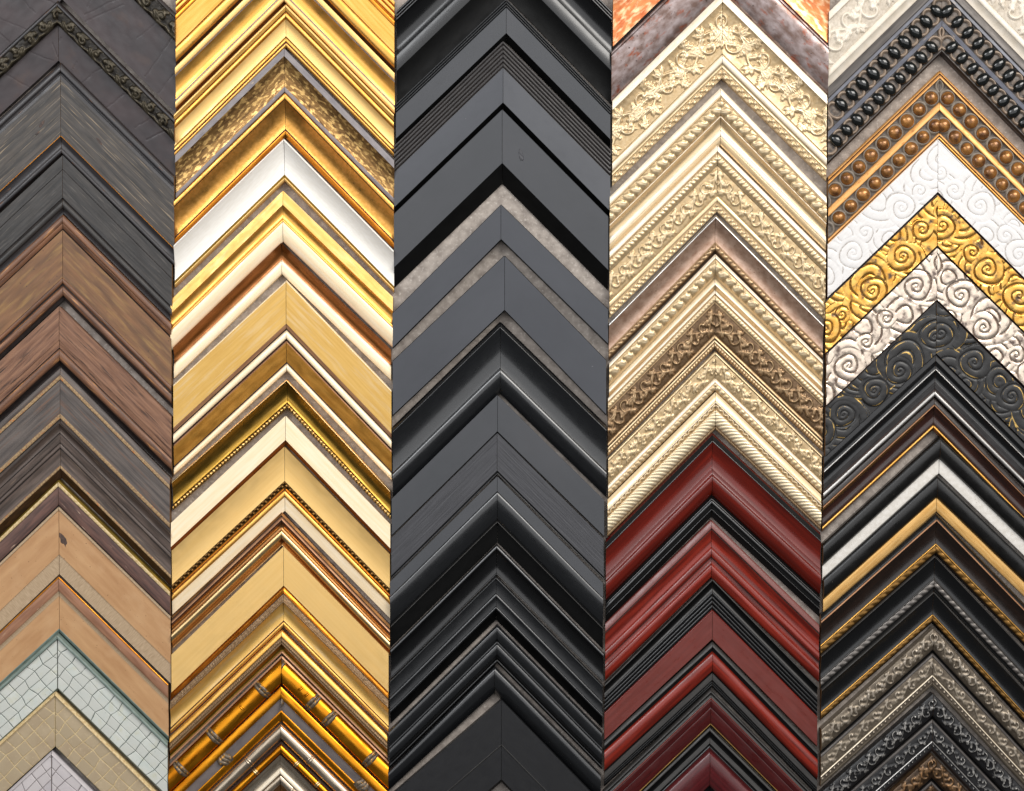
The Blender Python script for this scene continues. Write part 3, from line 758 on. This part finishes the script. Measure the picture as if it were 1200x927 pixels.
S(1, 'tan frame corner with peeled brown rim, dark knot at its mitre and a linen liner', 69, 562, 17, [
    b(564.5, 19, 'olive_gilt'), b(569.5, 19, 'cream_edge', s=.6, p='cream_edge', r=('grit', .7)), b(591, 17, 'peeled_brown', s=1, h0=18.2), b(593, 15, 'umber_edge', h0=15.5),
    b(597, 15.5, 'linen', s=.6), b(649, 13.5, 'tan_panel', p='panel', h0=14.5), b(672, 12, 'linen', p='linen_liner', h0=12.6)], .96, .985,
  extra=[patch('knot', 'knot', (1,), 4.8, 626, 6.5, 9, 13.5, 9)])
S(1, 'smaller tan frame corner with a peeled russet rim, above the pale teal tiles', 69.5, 673.5, 15, [
    b(675, 17, 'umber_edge'), b(677.5, 17.5, 'deep_gold', s=.4), b(692, 16.5, 'peeled_tan', s=1), b(698, 14.5, 'linen', s=-.4), b(736, 13, 'tan_panel', p='panel', h0=14),
    b(741, 10, 'teal_edge', p='inner_lip', s=.8, h0=13.4)], .945, .985)
S(1, 'pale teal frame corner of crackled tiles', 67.7, 742, 13, [
    b(744, 18, 'teal_edge'), b(748.5, 18, 'teal_edge', s=.8, p='outer_lip'), b(806, 15, 'teal_grout', h0=15), b(808.5, 12, 'teal_edge')], .905, .985,
  extra=[tiles('teal_tile', 748.5, 806, 15, 4, 15.5, .9, .32)])
S(1, 'beige frame corner of crackled tiles between the teal and the white tiled ones', 65, 810, 15, [
    b(814.5, 18, 'cream_edge', s=.6, p='outer_lip'), b(874, 15, 'beige_grout', h0=15.5), b(876, 11, 'umber_edge')], .905, .99,
  extra=[tiles('beige_tile', 815, 874, 15.3, 3, 15, .5, .75)])
S(1, 'white frame corner of crackled tiles at the foot of the weathered column', 61, 879.5, 13, [
    b(884, 17, 'white_tile', s=.5, p='outer_lip'), b(945, 15, 'white_grout', h0=15), b(949, 12, 'white_tile')], .92, .99,
  extra=[tiles('white_tile', 884, 944, 15, 4, 16, .9, .38)])

# ------------------------------------------------------------------ column of golds
S(2, 'broad gold frame corner with a rounded rib, topmost of the gold column', 333, -130, 15, steps(-130, -108, 3, 15, 17, 'gold') + [
    b(-100, 18, 'deep_gold', s=1, h0=17), b(-70, 17, 'gold'), b(-52, 15, 'gold', s=3.5, p='rib', h0=15), b(-48, 10, 'dark_line')], .985, 1.02)
S(2, 'gold frame corner with a grooved cove, second from the top of the gold column', 333, -46, 19, [
    b(-37, 19, 'pale_gold', s=1), b(-35, 17, 'grey_bole', h0=17), b(-9, 14, 'gold', s=-3, p='cove', h0=18.5), b(-7, 15, 'grey_bole', h0=15), b(1, 15, 'pale_gold', s=1.6, p='inner_bead'),
    b(3.5, 8, 'burnt_cove', h0=13)], .985, 1.02)
S(2, 'pale gold frame corner with a flat field between ridged gold edges', 335, 5.5, 18, [
    b(9, 19, 'pale_gold', s=1), b(13, 18, 'gold'), b(14, 16.5, 'dark_line', h0=17), b(20.5, 18, 'gold', s=1.2, p='ridge', h0=17), b(22.5, 15.5, 'deep_gold', h0=16),
    b(42, 14, 'pale_gold', s=-1.5, h0=16), b(48, 14.5, 'gold', s=-1, h0=14.5), b(49.5, 13.5, 'dark_line', h0=13.5), b(55, 12, 'gold', s=1.6, p='inner_lip')], .985, 1.02)
S(2, 'scraped brown and gilt frame corner with grey painted edges', 333.5, 57, 17, [
    b(66, 18.5, 'grey_bole', p='outer_edge'), b(101, 13, 'scraped_gilt', s=-3), b(107, 12.5, 'grey_bole', p='inner_edge', s=.5)], .983, 1.02)
S(2, 'rich gold leaf frame corner with a deep cove, above the white one', 334.2, 109, 19, [
    b(116, 20, 'leaf_gold', s=.8, p='rim'), b(117, 18.5, 'dark_line', h0=19), b(150, 11.5, 'leaf_gold', s=-4.2, h0=20), b(152, 11, 'dark_line', h0=11), b(160.5, 10, 'deep_gold', s=1.5, p='inner_lip', h0=12)], .972, 1.028)
S(2, 'white lacquered frame corner with a slim gold inner lip', 333, 162.5, 21, [
    b(165, 22.5, 'white_lacquer', s=.6), b(203.5, 12.5, 'white_lacquer', s=-4.5, h0=22), b(207, 12.5, 'antique_olive', h0=13), b(211, 11, 'pale_gold', s=.9, p='gilt_lip', h0=12.8)], .966, 1.02)
S(2, 'two tone gold frame corner with a broad cream inner slope under the white one', 331.7, 223.5, 13, [
    b(240, 16, 'olive_gold'), b(256, 13.5, 'gold', s=-2.6, p='cove'), b(259.5, 14.5, 'gold', s=.8), b(283, 12, 'cream', s=2.5, p='cream_band')], .975, .968, xl=200.8)
S(2, 'burnt orange coved frame corner with a cream inner band', 330.5, 285, 19, [
    b(304, 8.5, 'burnt_cove', s=-4.5), b(321, 9.5, 'cream', s=2.2, p='cream_band')], .968, .972)
S(2, 'flat olive gold frame corner with cream bars and an amber inner panel', 335.5, 328.5, 15, [
    b(330.5, 17, 'cream', s=.4), b(379, 16, 'olive_gold', h0=17), b(384.5, 15, 'rose_edge'), b(386.3, 12, 'dark_line', h0=12), b(396.5, 15, 'cream', s=2, p='cream_bar', h0=13.5),
    b(399, 11.5, 'dark_line', h0=12), b(401, 14.5, 'rose_edge', h0=13.5), b(423.5, 10.5, 'amber_panel', p='amber_panel'), b(425.5, 9, 'dark_line', h0=9), b(434, 9.5, 'cream', s=2, p='cream_bar')], .924, 1.045)
S(2, 'dark antique gold coved frame corner with a string of tiny gilt beads', 336.3, 444.5, 20, [
    b(446.3, 21.5, 'bright_gold', s=.5), b(471, 12, 'antique_olive', s=-4.5, h0=21), b(478.5, 12, 'bead_gold', p='bead_strip', r=('bead', 2.6, 4.6), h0=11)], .893, 1.075)
S(2, 'plain cream frame corner with a burnt brown inner lip, below the bare felt chevron', 334.8, 487.5, 15, [
    b(515.5, 16, 'cream'), b(521.5, 10, 'burnt_cove', p='inner_lip')], .935, 1.04)
S(2, 'brushed gold frame corner with a notched bead row and a wide cream inner flat', 334, 523.2, 17, [
    b(563, 14, 'pale_gold', s=-1.2), b(570, 13.5, 'rope_gold', p='bead_strip', r=('key', 2.2, 6.5)), b(572.5, 12, 'gold'), b(573.6, 11, 'dark_line', h0=11),
    b(582, 12.5, 'gold', s=2, p='bead_rail', h0=12), b(598, 11, 'cream', p='cream_flat')], .925, 1.025)
S(2, 'polished bronze gold frame corner with a bright rounded rib', 330, 600, 14, [
    b(603.5, 16, 'bronze'), b(605, 15, 'dark_line', h0=15), b(609, 17, 'rose_edge', s=.6), b(611, 15.4, 'dark_line', h0=15.8), b(620, 15, 'bronze', s=-2.2, p='cove', h0=18), b(631.5, 13, 'bright_gold', s=4.2, p='rib'), b(637, 9, 'bronze', s=-1),
    b(638.8, 10.5, 'bright_gold', s=.6)], .945, 1.045)
S(2, 'plain broad brushed gold frame corner without ornament', 332.7, 640, 15, [
    b(685.5, 14, 'pale_gold')], .965, 1.02, xr=455)
S(2, 'olive gold coved frame corner with a gritty bronze band and sparkling edge', 332.3, 686.7, 11, [
    b(695, 15, 'deep_gold', s=-.6), b(696.3, 14.6, 'dark_line', h0=14.3), b(702.3, 16, 'grit_bronze', p='grit_band', r=('grit', 1.0)), b(705.5, 17, 'grit_bronze', s=.9, r=('grit', 1.3)),
    b(727, 11, 'olive_gold', s=-3.2, p='cove', h0=16.5), b(728.5, 10.5, 'dark_line', h0=10.5), b(734.5, 11, 'gold', s=1.2, p='inner_lip', h0=11.5)], .947, 1.01)
S(2, 'antique gold frame corner with a granular grey bead strip above the bamboo ones', 330.3, 737.7, 14, [
    b(746, 16.5, 'gold', s=1.2), b(754, 16, 'grit_bronze', p='bead_strip', r=('bead', 1.3, 2.6), h0=15.5), b(762, 11, 'antique_olive', s=-1.6, p='cove', h0=16), b(765.5, 12, 'rose_edge', s=.8)], .955, 1.0)
S(2, 'bright gold bamboo rod frame corner with grey jointed nodes', 330.5, 768, 11, [
    b(770.5, 12, 'rose_edge'), b(801.5, 10, 'bamboo_gold', s=8, h0=9)], .97, .99,
  extra=[nodes('node_grey', 770.5, 801.5, 9.3, 8.3, (44, 122, 176), (6, 64, 91, 158), rr=2.1), nodes('bamboo_gold', 779, 789, 17, .8, (75,), (42, 52), rr=.9)])
S(2, 'gold frame corner with a slate inlay and leafy bamboo knots, under the bright bamboo rod', 329.5, 804, 13, [
    b(818, 14, 'bamboo_gold', s=1.5), b(832, 12, 'slate_panel', p='slate_panel', h0=13), b(845, 9, 'bamboo_gold', s=1.5, h0=12)], .965, .985,
  extra=[nodes('node_grey', 817, 836, 12, 2.4, (106,), (8, 148), rr=2.6, lobes=True)])
S(2, 'slim silver bamboo frame corner next to the slim gold bamboo one', 329.8, 847, 10, [
    b(866, 9, 'silver', s=6.5)], .955, .985, extra=[nodes('silver', 847, 866, 9.5, 6.5, (58,), (54,), rr=1.2)])
S(2, 'slim gold bamboo frame corner nested under the silver bamboo one', 329.5, 867.5, 9, [
    b(870.5, 10.5, 'dark_line'), b(882.5, 9, 'bamboo_gold', s=4.5, h0=9)], .95, .985, extra=[nodes('bright_gold', 870, 882.5, 9.7, 4.5, (46,), (32, 66), rr=1.1)])
S(2, 'champagne silver frame corner with a bamboo bead, lowest of the gold column', 328.5, 884, 14, [
    b(899, 11, 'silver', s=-1), b(906, 12.5, 'ivory_rim', s=1.2, p='rim'), b(919, 9, 'silver', s=4, p='bamboo_bead', h0=9.5), b(935, 3, 'bronze')], .945, .985,
  extra=[nodes('silver', 906, 919, 9.3, 4.2, (60,), (16, 40), rr=1.1)])

# ------------------------------------------------------------------ column of blacks
S(3, 'glossy black coved frame corner, topmost of the black column', 594, -112, 22, steps(-112, -99, 3, 17, 21, 'gloss_black') + [
    b(-62, 12, 'gloss_black', s=-6, h0=21), b(-42, 14, 'gloss_black', s=.8, p='rib'), b(-5, 5, 'void_black', s=-3)], .965, 1.02)
S(3, 'slate grey frame corner with a thin triple ridge, second from top of the black column', 593.3, -1, 18, steps(-1, 9, 3, 19, 16, 'satin_black') + [
    b(38.5, 16, 'slate_satin', h0=16), b(48, 5, 'void_black', p='inner_slope')], .955, 1.035)
S(3, 'bluish slate frame corner with a finely reeded brown black outer border', 589.5, 48.6, 20, steps(48.6, 79, 6, 20, 13, 'fillet_brown') + [
    b(119.5, 16, 'slate_blue', h0=13), b(126.5, 5, 'void_black', p='inner_slope')], .965, 1.015)
S(3, 'flat slate grey frame corner with a pale scuff and a wide black inner slope', 588.5, 128, 16, [
    b(129, 17, 'satin_black'), b(191, 17, 'slate_satin'), b(214, 2, 'void_black', p='inner_slope')], .965, 1.01,
  extra=[patch('slate_grain', 'scuff', (1,), 22, 160, 3.2, 8, 17.0, 6)])
S(3, 'narrow flat slate blue frame corner between two bare felt chevrons', 587, 239.5, 14, [
    b(240.3, 15, 'void_black'), b(280, 15, 'slate_blue'), b(281.2, 14.5, 'void_black')], 1.0, .978)
S(3, 'wider flat slate blue frame corner, just above the big glossy black coved one', 591.3, 299.5, 14, [
    b(300.3, 15, 'void_black'), b(363, 15, 'slate_blue'), b(364.2, 14.5, 'void_black')], .94, 1.03)
S(3, 'big glossy black frame corner with a broad hollow and rounded rib, below felt chevrons', 586.4, 376.5, 14, [
    b(384, 20, 'gloss_black', s=1), b(430, 13.5, 'sheen_black', s=-4, p='hollow', h0=21), b(461.5, 3, 'sheen_black', s=8.5, p='rib', h0=13.5)], .98, .975)
S(3, 'smooth slate grey frame corner directly under the big glossy black one', 583, 463, 14, [
    b(505, 15, 'slate_satin'), b(506.5, 12, 'void_black', h0=12)], .985, .985)
S(3, 'slate frame corner with visible wood grain on its right arm', 582.6, 507.5, 14, [
    b(551, 15, 'slate_grain'), b(553, 13, 'void_black', h0=13), b(555, 14, 'satin_black', s=.4)], .993, .998)
S(3, 'charcoal frame corner rolling down to a thin bright line and a black inner slope', 582.8, 558, 16, [
    b(575, 17, 'slate_satin'), b(610, 10, 'sheen_black', s=5, p='roll'), b(611.8, 11.5, 'worn_grey', s=.4), b(636, 2, 'void_black', p='inner_slope', h0=9)], .985, 1.01)
S(3, 'black frame corner with a softly lit upper edge and a deep dark hollow', 582, 638, 17, [
    b(643, 18.5, 'sheen_black', s=1.2), b(671, 10, 'gloss_black', s=-3.5, p='hollow'), b(673, 11, 'satin_black', s=.5)], .99, 1.015)
S(3, 'black frame corner with three fine bright ridges', 581.5, 675.5, 17, [
    b(678, 18, 'satin_black', s=.8), b(694, 15.5, 'satin_black', s=-.6, h0=17), b(699, 17, 'sheen_black', s=1.4, p='ridge'), b(709.5, 15, 'satin_black', s=-.5, h0=15.5), b(714, 15, 'sheen_black', s=1.8, p='ridge'), b(727, 4, 'void_black', s=-1.5)], .985, 1.02)
S(3, 'wavy blue black frame corner with broad sheen bands', 582.5, 732.5, 16, [
    b(734, 18, 'satin_black'), b(749, 16, 'sheen_black', s=2), b(754, 15, 'sheen_black', s=-1.4), b(768, 13, 'sheen_black', s=3, p='roll'), b(771, 9, 'void_black', h0=9), b(775, 11, 'gloss_black', s=.8), b(777.5, 9, 'void_black')], .98, 1.02)
S(3, 'plain rounded black frame corner above a thin wedge of felt', 579.7, 779.5, 15, [
    b(812.5, 4, 'sheen_black', s=8.5)], .985, 1.02)
S(3, 'matte black frame corner with a fine pale line, lowest of the black column', 587.5, 819.5, 22, [
    b(871, 20, 'soft_black'), b(872.6, 19.5, 'worn_grey', s=.4), b(912, 17, 'soft_black', p='inner_flat', h0=19), b(917, 6, 'void_black')], .865, 1.03)

# ------------------------------------------------------------------ column of champagne carving and mahogany
S(4, 'copper orange frame corner, topmost of the champagne column', 847, -140, 16, [
    b(-132, 18, 'copper', s=1), b(-72, 14, 'copper', s=-3), b(-68, 12, 'umber_edge')], .98, 1.02)
S(4, 'mottled pewter and brown frame corner under the copper one', 847.5, -67, 17, [
    b(-63, 18.5, 'pewter_wash', s=1), b(-9, 12, 'pewter_wash', s=4, p='wide_roll')], .975, .985)
S(4, 'widest carved champagne frame corner with leafy scrollwork and a wave patterned inner edge', 846.5, -8.5, 17, [
    b(3, 20, 'ivory_rim', s=.6, p='rim'), b(62, 14, 'champagne_carved', s=-3, p='carved_band', r=('acanthus', 2.9, 34), h0=17), b(64, 14, 'champagne', h0=15),
    b(73, 14, 'ivory_rim', s=1.5, p='bead_rail'), b(77.5, 13, 'champagne', s=-.6), b(79.5, 12, 'champagne_carved'), b(90.5, 11, 'champagne_carved', p='wave_strip', r=('key', 1.8, 10))], .985, .985)
S(4, 'champagne frame corner with a leafy rolled border and a smooth bright cove', 844.5, 103, 15, [
    b(112, 17.5, 'ivory_rim', s=.8, p='rim'), b(113.5, 16, 'champagne_carved', h0=16), b(135, 13.5, 'champagne_carved', s=3, p='leaf_roll', r=('leafroll', 2.1, 11)), b(137, 14.5, 'ivory_rim', s=.8),
    b(150, 9.5, 'champagne_cove', s=-2, p='cove'), b(159, 11, 'ivory_rim', s=1.5), b(169, 9, 'champagne_cove', s=.6)], .985, 1.03)
S(4, 'champagne frame corner with a rope edge and flowering scrolls between two bead rows', 840.5, 170, 16, [
    b(177.5, 18, 'ivory_rim', s=.8, p='rim'), b(179, 16, 'brown_carved', h0=16), b(190.5, 16, 'champagne_carved', s=1.5, p='rope_strip', r=('rope', 1.8, 5.6)), b(193, 15, 'champagne'),
    b(228, 11.5, 'champagne_carved', s=1, p='carved_band', r=('rinceau', 2.3, 17), h0=13), b(235, 12.5, 'champagne', s=1.1, p='bead_rail'), b(237.5, 11, 'brown_carved', h0=11), b(247, 10.5, 'champagne_carved', p='wave_strip', r=('key', 1.5, 6.4))], .99, 1.0)
S(4, 'mauve silver coved frame corner with a bright rim and a twisted inner rope', 838.2, 251.8, 17, [
    b(256, 19, 'bright_silver', s=.8, p='rim'), b(283, 11, 'mauve_silver', s=-2.6, h0=18.5), b(285, 11, 'umber_carved', h0=11), b(292.5, 11, 'umber_carved', s=.8, p='rope_strip', r=('rope', 1.5, 7)), b(296, 7, 'deep_brown')], 1.01, 1.01)
S(4, 'ivory champagne frame corner with a fringe of small leaves over a cream cove', 838, 298, 15, [
    b(303, 17.5, 'ivory_rim', s=.8, p='rim'), b(304.5, 16, 'brown_carved', h0=16), b(322, 13, 'champagne_carved', s=1.6, p='leaf_band', r=('leafroll', 2.2, 12)),
    b(329, 10.5, 'champagne_cove', s=-1, p='cove'), b(334, 12.5, 'ivory_rim', s=1.2), b(339, 9.5, 'champagne_cove')], 1.03, .99)
S(4, 'champagne frame corner with dark brown flowering carving between rope and bead strips', 838, 340, 16, [
    b(344, 18, 'ivory_rim', s=.8, p='rim'), b(345.5, 16, 'brown_carved', h0=16), b(353, 16, 'champagne_carved', s=1.2, p='rope_strip', r=('rope', 1.4, 4.4)), b(355, 14, 'brown_carved', h0=14),
    b(391.5, 11, 'umber_carved', s=1.5, p='carved_band', r=('rinceau', 2.7, 16), h0=13), b(396, 12.5, 'brown_carved', s=.9), b(397.5, 11.3, 'dark_line', h0=11.3), b(400.5, 12, 'champagne', s=.6), b(407.5, 10.5, 'brown_carved', p='bead_strip', r=('bead', 1.5, 3.9), h0=11)], 1.01, .955)
S(4, 'honey champagne frame corner carved with berry clusters and a leafy inner strip', 838, 412, 15, [
    b(415, 16.5, 'champagne', s=.5), b(443, 12, 'champagne_carved', s=1.5, p='berry_band', r=('berries', 2.3, 14), h0=14), b(448.5, 14, 'ivory_rim', s=1.2, p='ridge'), b(458, 11, 'champagne_carved', s=.8, p='leaf_strip', r=('leafroll', 1.6, 6.5))], 1.0, .97)
S(4, 'champagne frame corner with a wavy ribbon and slanted gadroon border, above the first mahogany one', 838.5, 459.2, 14, [
    b(470, 16.5, 'champagne_cove', s=-.6), b(472, 18, 'ivory_rim', s=.6), b(478.5, 15, 'champagne_carved', p='ribbon', r=('ripple', 1.8, 8), h0=15.5), b(499.5, 10.5, 'champagne_carved', s=3, p='gadroon_band', r=('gadroon', 1.7, 5.4), h0=14),
    b(503, 9.5, 'brown_carved', p='bead_strip', r=('bead', .9, 2))], .995, .975)
S(4, 'dark mahogany frame corner with a wide hollow, a shining rib and black stepped inside', 834.7, 507, 13, [
    b(510, 17, 'maroon'), b(516, 20, 'void_black', h0=17), b(518, 20.6, 'sheen_black', s=.6, p='outer_bead', h0=20.2), b(548.5, 14, 'mahogany', s=-4, p='hollow', h0=21), b(549.6, 14.2, 'mahogany_pale', s=.2), b(555, 15, 'mahogany', s=-.3), b(580, 5, 'mahogany', s=8, p='rib'),
    b(582, 8, 'void_black', h0=7), b(585.5, 10, 'gloss_black', s=.8), b(590, 10.5, 'gloss_black', s=.9, h0=9.5), b(595, 7.5, 'void_black', h0=8), b(597.5, 9, 'gloss_black', s=.7), b(606, 4, 'void_black', h0=7)], 1.01, .925)
S(4, 'reddish mahogany frame corner with a pink rim and two polished ribs', 833.7, 609, 15, [
    b(618.5, 18, 'mahogany_pale', s=.6, p='rim'), b(620.5, 16, 'dark_line', h0=16), b(640, 13, 'mahogany_grain', s=-2.2, h0=17.5), b(652, 14, 'mahogany_grain', s=3, p='rib'), b(653.5, 10.5, 'dark_line', h0=10.5),
    b(660, 12, 'mahogany_grain', s=-.5), b(676.5, 9, 'mahogany_grain', s=4, p='rib', h0=12)], .975, .975)
S(4, 'flat pale mahogany frame corner with a black reeded outer border', 834.8, 678, 18, [
    b(680, 19, 'worn_grey', s=.4), b(689, 14, 'void_black', s=-1.2), b(693, 16, 'worn_grey', s=.4, h0=15)] + steps(693, 714, 4, 17, 14, 'gloss_black') + [
    b(716.5, 15.5, 'mahogany', s=.6), b(748.5, 14.5, 'mahogany_pale', p='panel'), b(750.5, 9, 'dark_line', h0=10)], .985, 1.02)
S(4, 'round nosed mahogany frame corner with a black bar on either side', 834.9, 752, 14, [
    b(758, 17, 'worn_grey', s=1), b(763, 13, 'void_black', h0=14), b(787, 10, 'mahogany_grain', s=6, p='roll', h0=12), b(789, 8, 'void_black', h0=8), b(796.5, 12, 'worn_grey', h0=12, p='grey_bar'), b(799, 10, 'void_black', h0=9.5), b(802, 9, 'gloss_black', s=.6), b(806, 7, 'gloss_black', s=.6)], .925, 1.03)
S(4, 'deep maroon frame corner with worn silver outer edges and a thin gilt line', 833, 808, 17, [
    b(811, 19, 'worn_grey', s=.6), b(813, 17.5, 'void_black', h0=17.5), b(817, 19, 'worn_grey', s=.7, p='worn_edge'), b(819.5, 18.4, 'mahogany_pale', s=.5), b(829, 16.5, 'maroon', s=.6), b(847.5, 14, 'maroon', s=.6, p='panel'), b(849.4, 14, 'gilt_line', s=.4, p='gilt_line'), b(851, 9, 'void_black', h0=10)], .95, 1.02)
S(4, 'oxblood rolled frame corner with a black and grey grooved border, lowest of the mahogany ones', 831.7, 852, 16, [
    b(856, 17, 'worn_grey', s=.6), b(864, 13, 'void_black', s=-1), b(870.5, 15.5, 'worn_grey', p='grey_bar', h0=15), b(873, 13, 'void_black', h0=13), b(876, 14, 'gloss_black', s=.6), b(879, 13.5, 'maroon'), b(921, 10, 'oxblood', s=6, p='roll'), b(935, 3, 'void_black', h0=6)], .955, 1.0)

# ------------------------------------------------------------------ column of beads and scrolls
S(5, 'cream carved frame corner, topmost of the beaded column', 1105, -118, 18, [
    b(-108, 20, 'cream_carved', s=1), b(-52, 14, 'cream_carved', s=1, p='carved_band', r=('rinceau', 3.4, 27), h0=16), b(-42, 15, 'cream_carved', s=2, p='bead_rail'), b(-30, 10, 'cream_carved', s=-1)], .985, 1.03)
S(5, 'graphite frame corner with two rows of shiny jet black beads', 1103.5, -28, 16, [
    b(-15, 19, 'graphite', s=.6), b(-13.5, 17.5, 'umber_edge', h0=17.5), b(-9, 18, 'blue_grey'), b(24, 15, 'taupe_cup', r=('cups', 3.6, 17.3), h0=15), b(30.5, 16, 'blue_grey', p='middle_band', h0=17),
    b(57, 14, 'taupe_cup', r=('cups', 3.6, 17.3), h0=14), b(59.5, 14.5, 'graphite', s=.6), b(62, 12, 'umber_edge')], .98, 1.03,
  extra=[bead_row('jet_bead', 7.5, 17, 17.3, 6.5, 9.4, 5.4, .5), bead_row('jet_bead', 44, 16, 17.3, 6.5, 9.0, 5.2, .95)])
S(5, 'apricot gilt frame corner with two rows of round brown beads', 1100.7, 82.5, 15, [
    b(86, 17.5, 'apricot_gilt', s=.8), b(87.5, 16, 'dark_line', h0=16.3), b(91.5, 17.5, 'apricot_gilt', s=.7), b(119, 13.5, 'cup_grey', r=('cups', 2.8, 19.4), h0=14), b(129, 15.5, 'apricot_gilt', s=1, p='middle_ridge'),
    b(154.5, 13, 'cup_grey', r=('cups', 2.8, 19.4), h0=13.5), b(158, 14, 'apricot_gilt', s=.8), b(159.3, 12.6, 'dark_line', h0=12.6), b(161.8, 12.6, 'gold', s=.8, p='gilt_lip')], .957, 1.01,
  extra=[bead_row('brown_bead', 105.5, 15, 19.4, 7.9, 7.9, 6.4, .7), bead_row('brown_bead', 142, 14.4, 19.4, 7.9, 7.9, 6.4, .35)])
S(5, 'white frame corner embossed with faint spirals', 1098.3, 163, 17, [
    b(165, 18, 'white_scroll', s=.4), b(224.5, 17, 'white_scroll', r=('scroll', 1.5), h0=17.5), b(226, 14, 'dark_line')], .957, 1.0)
S(5, 'gold leaf frame corner embossed with bold spirals', 1097.8, 226.5, 16, [
    b(229, 17.5, 'umber_edge', s=.4), b(287.5, 16, 'gold_scroll', r=('scroll', 2.8)), b(289, 14, 'umber_edge')], .957, .99)
S(5, 'silver leaf frame corner embossed with bold spirals', 1097.2, 289.3, 16, [
    b(291, 17.5, 'umber_edge', s=.4), b(350.5, 16, 'silver_scroll', r=('scroll', 2.8)), b(352, 14, 'umber_edge')], .963, .99)
S(5, 'matte black frame corner embossed with spirals rubbed gold on their ridges', 1096.4, 352.3, 16, [
    b(354.5, 17.5, 'umber_edge', s=.4), b(414, 16, 'black_scroll', r=('scroll', 2.0)), b(415, 14, 'umber_edge')], .957, 1.0)
S(5, 'black coved frame corner fading to silver with a silver bead, under the black spirals', 1095.7, 415.5, 16, [
    b(423, 18, 'soft_black', s=.4), b(431, 16, 'gloss_black', s=-.8), b(433.5, 18, 'bright_silver', s=.6, p='silver_line', h0=17), b(447, 13.5, 'gloss_black', s=-2, h0=17.5), b(455, 12.5, 'fading_silver', p='faded_band'), b(457, 11.6, 'dark_line', h0=11.6), b(464, 11.5, 'bright_silver', s=1.8, p='silver_bead'), b(465.3, 9, 'umber_edge')], .92, 1.0)
S(5, 'walnut brown coved frame corner with a slim gold inner lip', 1094.3, 466.3, 17, [
    b(473.5, 19, 'dark_walnut', s=.5), b(475.5, 20, 'rose_edge', s=.5), b(492, 13, 'walnut', s=-2.6, p='cove', h0=19.5), b(497.5, 12.5, 'walnut', s=.3), b(501, 13, 'gold', s=.9, p='gilt_lip'), b(503.5, 9, 'burnt_cove')], .92, 1.02)
S(5, 'speckled black rounded frame corner with a white inner lip', 1100, 510.5, 12, [
    b(537, 9, 'black_speckled', s=7.5), b(554, 8, 'white_lip', p='white_lip', s=.6, h0=9)], .92, .965)
S(5, 'speckled black rounded frame corner with a golden tan inner lip', 1097, 556, 12, [
    b(582.5, 9, 'black_speckled', s=7), b(599, 8, 'gold_lip', p='gold_lip', s=.8, h0=9)], .91, .965)
S(5, 'dark walnut frame corner with a twisted gold rope inside a brown hollow', 1097, 601, 12, [
    b(608, 17, 'black_speckled', s=1), b(610.5, 18, 'rose_edge', s=.4), b(636.5, 11, 'dark_walnut', s=-2.6, p='hollow', h0=17.4), b(638.5, 12, 'gold', s=.5), b(647.5, 11.5, 'rope_gold', p='rope_strip', r=('rope', .8, 10), s=.8, h0=11), b(650, 8, 'umber_edge')], .885, 1.03)
S(5, 'black frame corner with a twisted silver rope', 1095.3, 651, 17, [
    b(652.6, 18.5, 'worn_grey', s=.4), b(677, 11, 'gloss_black', s=-2.6, h0=18), b(679, 12, 'worn_grey', s=.5), b(688, 11.5, 'rope_silver', p='rope_strip', r=('rope', .8, 9), s=.8, h0=11), b(692, 9.5, 'void_black', h0=9.5)], .88, 1.06)
S(5, 'black frame corner with a slim twisted gold rope, above the pewter carved one', 1093.6, 693, 17, [
    b(694.8, 18.5, 'worn_grey', s=.4), b(720, 11, 'gloss_black', s=-2.6, h0=18), b(721.5, 11.6, 'gold', s=.4), b(728, 11, 'rope_gold', p='rope_strip', r=('rope', .7, 9), s=.6, h0=10.5), b(731, 4, 'void_black')], .875, 1.08)
S(5, 'pewter grey carved frame corner with a dotted inner line', 1092.5, 735, 18, [
    b(761, 14, 'pewter', s=4, p='carved_roll', r=('rinceau', 2.2, 14)), b(765, 8, 'void_black', h0=8), b(769, 14, 'graphite', s=.6, h0=13), b(790.5, 12, 'pewter', s=.6, r=('lace', 1.5, 18), h0=13), b(792.3, 13, 'ivory_rim', s=.4),
    b(799.5, 11.5, 'pewter', p='dot_strip', r=('bosses', 1.4, 6.2), h0=12), b(803.5, 9, 'pewter', s=.4)], .905, 1.085)
S(5, 'black carved frame corner rubbed silver with a dotted inner line', 1092.2, 811, 17, [
    b(838, 13, 'black_carved', s=4, p='carved_roll', r=('rinceau', 2.2, 14)), b(842, 7, 'void_black', h0=7), b(846, 13, 'graphite', s=.5, h0=12.5), b(867, 11.5, 'black_carved', s=.6, r=('lace', 1.5, 18), h0=12.5), b(868.8, 12.5, 'bright_silver', s=.4),
    b(876, 11, 'black_carved', p='dot_strip', r=('bosses', 1.4, 6.2), h0=11.5), b(880, 8, 'umber_edge')], .885, 1.06)
S(5, 'copper brown carved frame corner, lowest of the beaded column', 1091.5, 883, 16, [
    b(911, 13, 'bronze_carved', s=4, p='carved_roll', r=('rinceau', 2.2, 14)), b(915, 7, 'void_black', h0=7), b(919, 12, 'graphite', s=.5, h0=12), b(945, 11, 'bronze_carved', r=('lace', 1.5, 18), h0=12)], .91, 1.04)


for k, sp in enumerate(SAMPLES):
    nxt = SAMPLES[k + 1] if k + 1 < len(SAMPLES) and SAMPLES[k + 1]['col'] == sp['col'] else None
    build_sample(k, sp, nxt)
